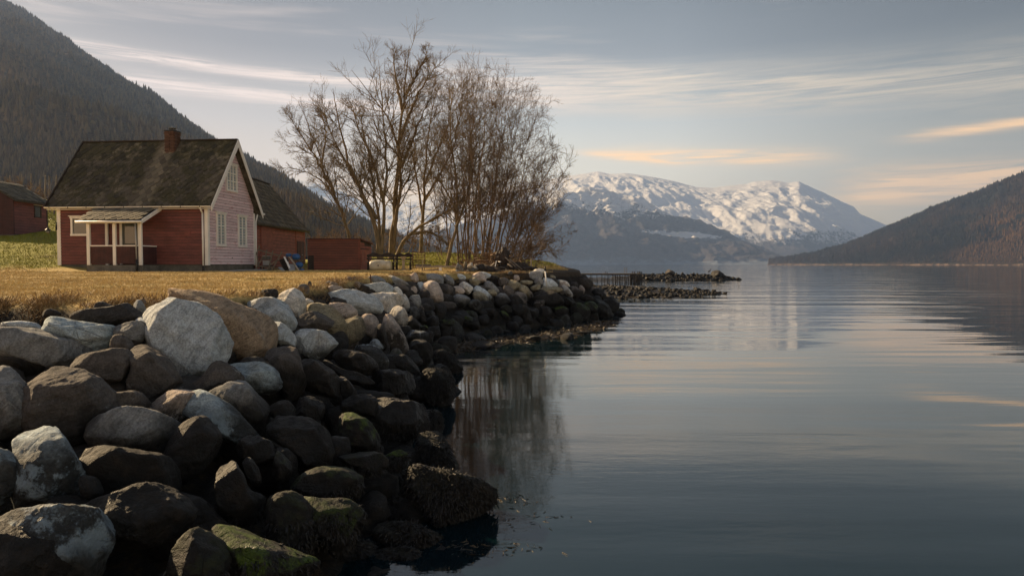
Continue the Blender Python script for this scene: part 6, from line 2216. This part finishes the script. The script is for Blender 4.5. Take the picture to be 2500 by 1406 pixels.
# thicket: several many-stemmed trees, each its own
rgt = np.random.default_rng(77)
thick = [
    (1130, 1400, 41, [(1050, 420), (1130, 330), (1180, 290), (1230, 300), (1010, 600)], 'many stemmed bare tree at the left of the thicket'),
    (1180, 1405, 44, [(1160, 300), (1260, 290), (1320, 300), (1390, 330), (1100, 480)], 'many stemmed bare tree in the middle of the thicket'),
    (1230, 1400, 40, [(1290, 300), (1380, 320), (1440, 340), (1500, 370), (1220, 430)], 'bare tree with fanned upright stems in the thicket'),
    (1290, 1395, 42, [(1420, 350), (1510, 390), (1560, 430), (1610, 470), (1340, 460)], 'bare tree forming the rounded top right of the thicket'),
    (1330, 1390, 40, [(1580, 520), (1620, 560), (1660, 660), (1700, 720), (1480, 520)], 'bare tree leaning right out of the thicket'),
    (1370, 1385, 38, [(1700, 780), (1770, 830), (1740, 900), (1640, 720), (1600, 800)], 'low bare tree reaching far right over the water'),
    (1420, 1380, 37, [(1760, 1010), (1700, 1100), (1780, 1220), (1620, 960), (1560, 880)], 'spreading bush with drooping branches at the right end of the thicket'),
    (1400, 1390, 36, [(1740, 1330), (1640, 1290), (1600, 1180), (1520, 1100), (1680, 1240)], 'lowest bare bush hanging towards the wooden stake'),
    (1080, 1400, 46, [(960, 480), (1010, 420), (1080, 560), (900, 600)], 'slim bare tree behind the gap left of the thicket'),
    (1250, 1400, 47, [(1200, 400), (1330, 420), (1420, 480), (1120, 520), (1500, 600)], 'bare tree deepest in the back of the thicket'),
]
for i, (bx, by, Y, tips, lab) in enumerate(thick):
    stems = []
    b0 = E_([(bx, by)], Y)[0]
    b0 = np.array([b0[0], Y, gz(b0[0], Y) - 0.15])
    for j, (tx, ty) in enumerate(tips):
        tp = at(660 + tx / 2.424, 60 + ty / 2.424, Y + rgt.uniform(-2.5, 2.5))
        bb = b0 + np.array([rgt.normal(0, 0.45), rgt.normal(0, 0.5), 0])
        rise = (tp - bb)
        m1 = bb + rise * 0.33 + np.array([-0.04 * rise[0], 0, 0.03 * abs(rise[0])])
        m2 = bb + rise * 0.68 + np.array([-0.06 * rise[0], 0, 0.07 * abs(rise[0])])
        stems.append([bb, m1, m2, tp])
    tree('bare_tree' if i not in (6, 7) else 'bare_bush', lab, stems, 0.062, 20 + i, M['bark_thin'], 0.78, 0.006, 'bare trees of the thicket', (1.4, 3.2), 0.045, 'tree' if i not in (6, 7) else 'bush', 3, (22, 58))

# low scrub between the trunks and behind the sheds
scrub = [(805, 588, 62, 3.2, 'brown scrub behind the left part of the low shed'), (850, 585, 58, 3.0, 'brown scrub behind the middle of the low shed'), (890, 590, 56, 2.6, 'brown scrub behind the right end of the low shed'),
         (1000, 628, 52, 2.2, 'tangled scrub under the tallest tree'), (1050, 632, 50, 2.4, 'tangled scrub under the bent tree'), (1110, 640, 44, 2.0, 'dense scrub at the foot of the thicket'),
         (1165, 646, 41, 2.0, 'dry scrub left of the debris heap'), (1205, 650, 38, 1.9, 'reddish dry brush against the debris heap'), (1270, 655, 38, 1.6, 'sparse brush right of the debris heap'),
         (770, 590, 70, 4.0, 'brown scrub at the corner of the barn'), (940, 615, 60, 3.6, 'scrub seen between the trunks near the benches')]
for i, (px, py, Y, h_, lab) in enumerate(scrub):
    x0 = at(px, py, Y)[0]
    g_ = gz(x0, Y)
    stems = []
    for j in range(7):
        a = rgt.uniform(-1, 1)
        bb = np.array([x0 + rgt.normal(0, 0.5), Y + rgt.normal(0, 0.5), g_ - 0.1])
        stems.append([bb, bb + np.array([a * h_ * .25, rgt.normal(0, .2), h_ * .5]), bb + np.array([a * h_ * .65, rgt.normal(0, .4), h_ * rgt.uniform(.75, 1.05)])])
    tree('bare_bush', lab, stems, 0.035, 60 + i, M['brush'], 0.7, 0.0085, 'brown scrub', (0.6, 1.4) if h_ < 3 else (1.5, 3.0), 0.04, 'bush', 2, (20, 55), 0.7)

# orchard poles and brown brush above the left shed
for i, (px0, py0, px1, py1, Y) in enumerate(((28, 470, 24, 428, 62), (55, 470, 53, 425, 66), (75, 468, 76, 424, 64), (107, 466, 111, 428, 60), (121, 470, 120, 430, 62), (131, 476, 138, 427, 60), (148, 470, 149, 436, 64), (96, 468, 98, 438, 68), (10, 470, 12, 440, 66))):
    lab = ['leftmost tall pole above the shed roof', 'tall pole in the brush above the shed roof', 'thicker pole in the brush above the shed roof', 'leaning pole right of the shed roof', 'thin pole between the two leaning ones',
           'stout leaning pole near the house eave', 'short pole nearest the house eave', 'short pole above the ridge of the shed', 'short pole at the left picture edge'][i]
    a_ = at(px0, py0 + 30, Y); b_ = at(px1, py1, Y)
    tag(MB().tube((a_[0], Y, gz(a_[0], Y) - .2), b_, 0.075, 0.05, 7).build('pole', M['wood_grey']), lab, 'pole', 'orchard poles')
for i, (px, Y, h_, lab) in enumerate(((35, 58, 3.4, 'brown bush rising above the left shed'), (60, 60, 3.2, 'round brown bush right above the shed ridge'), (85, 62, 2.2, 'low brown bush right of the shed ridge'),
                                     (118, 62, 2.0, 'low brush among the poles'), (10, 60, 2.8, 'brown bush at the left picture edge'))):
    x0 = at(px, 500, Y)[0]
    g_ = gz(x0, Y)
    stems = []
    for j in range(9):
        a = rgt.uniform(-1, 1)
        bb = np.array([x0 + rgt.normal(0, 0.6), Y + rgt.normal(0, 0.5), g_ - 0.1])
        stems.append([bb, bb + np.array([a * h_ * .2, rgt.normal(0, .2), h_ * .5]), bb + np.array([a * h_ * .5, rgt.normal(0, .4), h_ * rgt.uniform(.75, 1.05)])])
    tree('bare_bush', lab, stems, 0.03, 90 + i, M['brush'], 0.7, 0.012, 'bushes above the left shed', (0.8, 1.8), 0.06, 'bush', 2, (15, 45), 0.7)

# ------------------------------------------------------------------ debris heap with an upturned stump
def Z3(x, y):
    return 1100 + x / 9.615, 600 + y / 9.615


stump = thing('tree_stump', 'black upturned tree stump on the debris heap at the shore', 'stump', tuple(at(1228, 655, 33.2)), 0)
org = np.array(stump.location)
dirs, faces = ico(5)
rad = 0.34 * (1 + 0.28 * fbm(dirs * 2.2 + 3, 5, 41))
Vv = dirs * rad[:, None] * np.array([0.85, 0.8, 1.45]) + np.array([0.0, 0, 0.48])
link('stump_body', np_mesh('stump_body', Vv, faces, True), M['wood_dark'], stump)
for k, (dx, dy, dz) in enumerate(((0.35, 0, 0.1), (-0.4, -.1, 0.05), (0.2, .2, 0.45), (-0.2, .1, 0.5), (0.45, 0.1, 0.35), (-0.42, 0.1, 0.3), (0.05, -0.1, 0.55))):
    c = Vector((0, 0, 0.5))
    e = Vector((dx, dy, 0.42 + dz))
    MB().tube(c, c.lerp(e, .6), 0.07, 0.04, 7).tube(c.lerp(e, .58), e + Vector((dx * .25, 0, -.05)), 0.04, 0.012, 7).build('root', M['wood_dark'], stump, True)
heap_specs = [((1280, 270), (1640, 590), .08, 'wood_pale', 'long pale plank sliding down the right side of the debris heap'), ((1390, 320), (1680, 550), .10, 'wood_grey', 'grey board lying above the long pale plank'),
              ((1030, 400), (900, 510), .09, 'wood_grey', 'short brown board on the left foot of the debris heap'), ((1090, 530), (1270, 515), .10, 'wood_grey', 'reddish board lying at the foot of the stump'),
              ((1350, 420), (1440, 500), .09, 'wood_grey', 'short grey board under the long pale plank'), ((1075, 360), (1040, 520), .03, 'white', 'thin white stick leaning on the stump'),
              ((1140, 372), (1170, 374), .07, 'white', 'small white block in the hollow of the stump')]
for k, (p, q, w_, mt, lab) in enumerate(heap_specs):
    tag(MB().beam(J(*Z3(*p), 32.8 - 0.05 * k), J(*Z3(*q), 32.5 - 0.04 * k), w_, 0.035).build('plank' if k < 5 else 'stick', M[mt]), lab, 'board' if k < 5 else 'stick')
hp = []
# brush wood pile behind the stump
b0 = at(1205, 650, 33.6)
nb_ = 260
Pb = np.c_[rng.normal(b0[0], 0.6, nb_), rng.normal(33.6, 0.3, nb_), gz(b0[0], 33.6) + np.abs(rng.normal(0.0, 0.38, nb_))]
Db = np.c_[rng.normal(0, 1, nb_), rng.normal(0, .6, nb_), rng.normal(0, .4, nb_)]; Db /= np.linalg.norm(Db, axis=1)[:, None]
PP = np.stack([Pb, Pb + Db * 0.3, Pb + Db * 0.6 + rng.normal(0, .05, (nb_, 3))], 1)
V, F = tubes(PP, np.repeat(rng.uniform(.012, .035, nb_)[:, None], 3, 1), 4)
tag(link('brushwood', np_mesh('brushwood', V, F), M['brush']), 'heap of reddish brushwood and scrap at the shore', kind='stuff')
# dark rubble under the heap
dirs, faces = ico(5)
rub = thing('rubble_mound', 'low dark mound of earth and rubble under the stump', 'mound', tuple(at(1262, 662, 33.0)), 0)
link('mound_body', np_mesh('mound_body', dirs * (1 + .25 * fbm(dirs * 3, 4, 9))[:, None] * np.array([0.95, 0.5, 0.38]), faces, True), M['wood_dark'], rub)

# ------------------------------------------------------------------ spit and islet stones
spit = thing('rocky_spit', 'low dark spit of weed covered rocks reaching right into the fjord', 'spit', (0, 0, 0))
Pc = np.c_[rng.uniform(0, 19, 5000), rng.uniform(46, 78, 5000)]
zc = capsule(Pc, *SPIT)
m_ = (zc > -0.02) & (Pc[:, 0] > 3.0)
Pc = Pc[m_]; zc = zc[m_]
gzv = ground_z(Pc)
for i in range(230):
    s_ = random.uniform(0.10, 0.28) * (0.5 + 0.8 * max(0, zc[i]))
    stone((Pc[i, 0], Pc[i, 1], gzv[i] - 0.05 * s_), s_, random.choice(['dark', 'dark', 'dark', 'brown']), spit, squash=0.6, name='rock', shade=0.8)
def rubble_on(cap, xr, yr, n, s0, s1, parent, seed, xmin=-99):
    rg = np.random.default_rng(seed)
    P = np.c_[rg.uniform(*xr, n * 4), rg.uniform(*yr, n * 4)]
    z = capsule(P, *cap)
    k = (z > -0.08) & (P[:, 0] > xmin)
    P = P[k][:n]
    z = ground_z(P)
    RV, RF, o_ = [], [], 0
    for (x, y), zz in zip(P, z):
        me_, fc_ = random.choice(tm_lo)
        V = np.empty(len(me_.vertices) * 3, np.float32); me_.vertices.foreach_get('co', V); V = V.reshape(-1, 3)
        Rm = np.array(Matrix.Rotation(random.uniform(0, 6), 3, 'Z') @ Matrix.Rotation(random.uniform(0, 6), 3, 'X'))
        sz = rg.uniform(s0, s1)
        RV.append((V * np.array([1, rg.uniform(.6, 1), rg.uniform(.5, .9)])) @ Rm.T * sz + np.array([x, y, zz + 0.1 * sz])); RF.append(fc_ + o_); o_ += len(V)
    ob = link('rubble', np_mesh('rubble', np.concatenate(RV), np.concatenate(RF), True), M['rock'], parent)
    ob.color = (0.045, 0.034, 0.025, 1)
    ob['kind'] = 'stuff'


rubble_on(SPIT, (3, 19), (46, 78), 1500, 0.08, 0.24, spit, 5, 3.0)
islet = thing('rocky_islet', 'dark islet of rocks and seaweed beyond the end of the pier', 'islet', (0, 0, 0))
Pc = np.c_[rng.uniform(12, 39, 4000), rng.uniform(104, 120, 4000)]
zc = np.maximum(capsule(Pc, *ISLET), capsule(Pc, *FLAT) * (Pc[:, 0] > 17))
m_ = (zc > 0.05) & (Pc[:, 0] > 19.5)
Pc = Pc[m_]; zc = zc[m_]
gzv = ground_z(Pc)
for i in range(170):
    s_ = random.uniform(0.18, 0.5) * (0.55 + 0.6 * max(0, zc[i]))
    stone((Pc[i, 0], Pc[i, 1], gzv[i] + 0.15 * s_), s_, random.choice(['dark', 'dark', 'brown']), islet, squash=0.7, name='rock', shade=0.9)
boulder([(1738, 684), (1737, 668), (1745, 661), (1752, 661), (1764, 669), (1770, 678), (1768, 687), (1750, 690)], 'dark', .8, 0, Y=112, parent=islet, name='rock', label='biggest dark rock standing at the right end of the islet')
boulder([(1624, 669), (1630, 660), (1634, 659), (1646, 664), (1649, 671), (1636, 676)], 'brown', .9, 0, Y=112, parent=islet, name='rock', label='slanted slab of rock on the left part of the islet')
boulder([(1662, 671), (1665, 663), (1669, 668), (1672, 673), (1665, 676)], 'brown', .9, 0, Y=112, parent=islet, name='rock')
boulder([(1797, 681), (1802, 677), (1808, 680), (1806, 684), (1798, 684)], 'dark', .4, 0, Y=111, parent=islet, name='rock', label='small separate rock at the far right tip')
boulder([(1755, 684), (1763, 679), (1770, 683), (1768, 690), (1758, 690)], 'brown', .4, 0, Y=110, parent=islet, name='rock')

rubble_on(ISLET, (14, 39), (106, 120), 500, 0.12, 0.36, islet, 6, 19.0)
# bird on the islet
bp0 = at(1731, 672, 111)
bird = thing('heron', 'dark heron standing on the islet left of the biggest rock', 'bird', tuple(bp0), 0)
g = MB()
g.lathe((-0.24, 0, 0.50), (0.86, 0, 0.5), [(0, 0.015), (0.07, 0.05), (0.17, 0.095), (0.30, 0.11), (0.42, 0.09), (0.50, 0.055), (0.55, 0.04)], 12)
g.tube((0.21, 0, 0.76), (0.16, 0, 0.92), 0.04, 0.032, 10, False).tube((0.16, 0, 0.91), (0.21, 0, 1.04), 0.032, 0.03, 10, False)
g.lathe((0.17, 0, 1.05), (1, 0, 0.05), [(0, 0.02), (0.04, 0.04), (0.09, 0.035), (0.13, 0.018), (0.26, 0.004)], 10)
g.build('bird_body', M['bird'], bird, True)
for s_ in (-1, 1):
    MB().tube((0.0, 0.035 * s_, 0.50), (0.02, 0.035 * s_, 0.25), 0.016, 0.011, 6).tube((0.02, 0.035 * s_, 0.25), (0.0, 0.035 * s_, -0.05), 0.011, 0.011, 6).build('leg', M['bird'], bird)

# ------------------------------------------------------------------ pier
pier = thing('pier', 'long low wooden pier on many thin posts reaching right', 'pier', (0, 0, 0))
YP = 97.0
xL, xR = at(1345, 668, YP)[0], at(1564, 668, YP)[0]
dz0 = at(1450, 667.5, YP)[2]
nb_ = 60
for k in range(nb_):
    xa = xL + (xR - xL) * k / nb_
    xb = xL + (xR - xL) * (k + 1) / nb_ - 0.02
    MB().box(xa, xb, YP - 0.7, YP + 0.9, dz0 - 0.05 + random.uniform(-.01, .015), dz0 + 0.0 + random.uniform(0, .015)).build('plank', M['wood_grey'], pier)
MB().beam((xL, YP - 0.68, dz0 - 0.14), (xR, YP - 0.68, dz0 - 0.14), 0.10, 0.16).build('stringer', M['wood_dark'], pier)
MB().beam((xL, YP + 0.85, dz0 - 0.14), (xR, YP + 0.85, dz0 - 0.14), 0.10, 0.16).build('stringer', M['wood_dark'], pier)
for px in (1350, 1362, 1375, 1389, 1406, 1426, 1440, 1443, 1455, 1468, 1480, 1484, 1492, 1499, 1505, 1510, 1517, 1526, 1530, 1537, 1544, 1547, 1551, 1555, 1560, 1564):
    xx = at(px, 680, YP)[0]
    top = dz0 - 0.05
    if px in (1480, 1547, 1560, 1564):
        top = dz0 + 0.28
    for yy, sl_ in (((YP - 0.78, random.uniform(-.16, .16)), (YP + 0.95, random.uniform(-.2, .2))) if px > 1470 else ((YP - 0.78, random.uniform(-.2, .2)),)):
        MB().tube((xx + sl_, yy, -0.8), (xx, yy, top), 0.052 if px < 1540 else 0.085, 0.045 if px < 1540 else 0.07, 7).build('post', M['wood_dark'], pier)
for a_, b_ in ((1492, 1517), (1537, 1551), (1549, 1564), (1406, 1430)):
    MB().beam(tuple(at(a_, 670, YP - .8)), tuple(at(b_, 684, YP - .8)), 0.07).build('brace', M['wood_dark'], pier)
ld = thing('ladder', 'small wooden ladder standing upright on the pier', 'ladder', (at(1528, 668, YP)[0], YP + 0.2, dz0 + 0.015), 0)
for sx_ in (-0.17, 0.17):
    MB().beam((sx_, 0, 0), (sx_, 0, 0.84), 0.05).build('rail', M['wood_grey'], ld)
for k in range(3):
    MB().beam((-0.17, 0, 0.2 + k * 0.26), (0.17, 0, 0.2 + k * 0.26), 0.035).build('rung', M['wood_grey'], ld)

# ------------------------------------------------------------------ haze
hm, HN, _b = new_mat('haze')
for nd in list(hm.node_tree.nodes):
    hm.node_tree.nodes.remove(nd)
pv_ = HN.n('ShaderNodeVolumePrincipled')
pv_.inputs['Color'].default_value = (0.36, 0.55, 1.0, 1)
pv_.inputs['Density'].default_value = 0.00012
pv_.inputs['Anisotropy'].default_value = 0.2
ho = HN.n('ShaderNodeOutputMaterial')
HN.link(pv_.outputs[0], ho.inputs['Volume'])
hb = MB().box(-6500, 7500, -300, 9500, -6, 1080).build('haze', hm)
tag(hb, 'thin bluish haze over the fjord', kind='stuff')
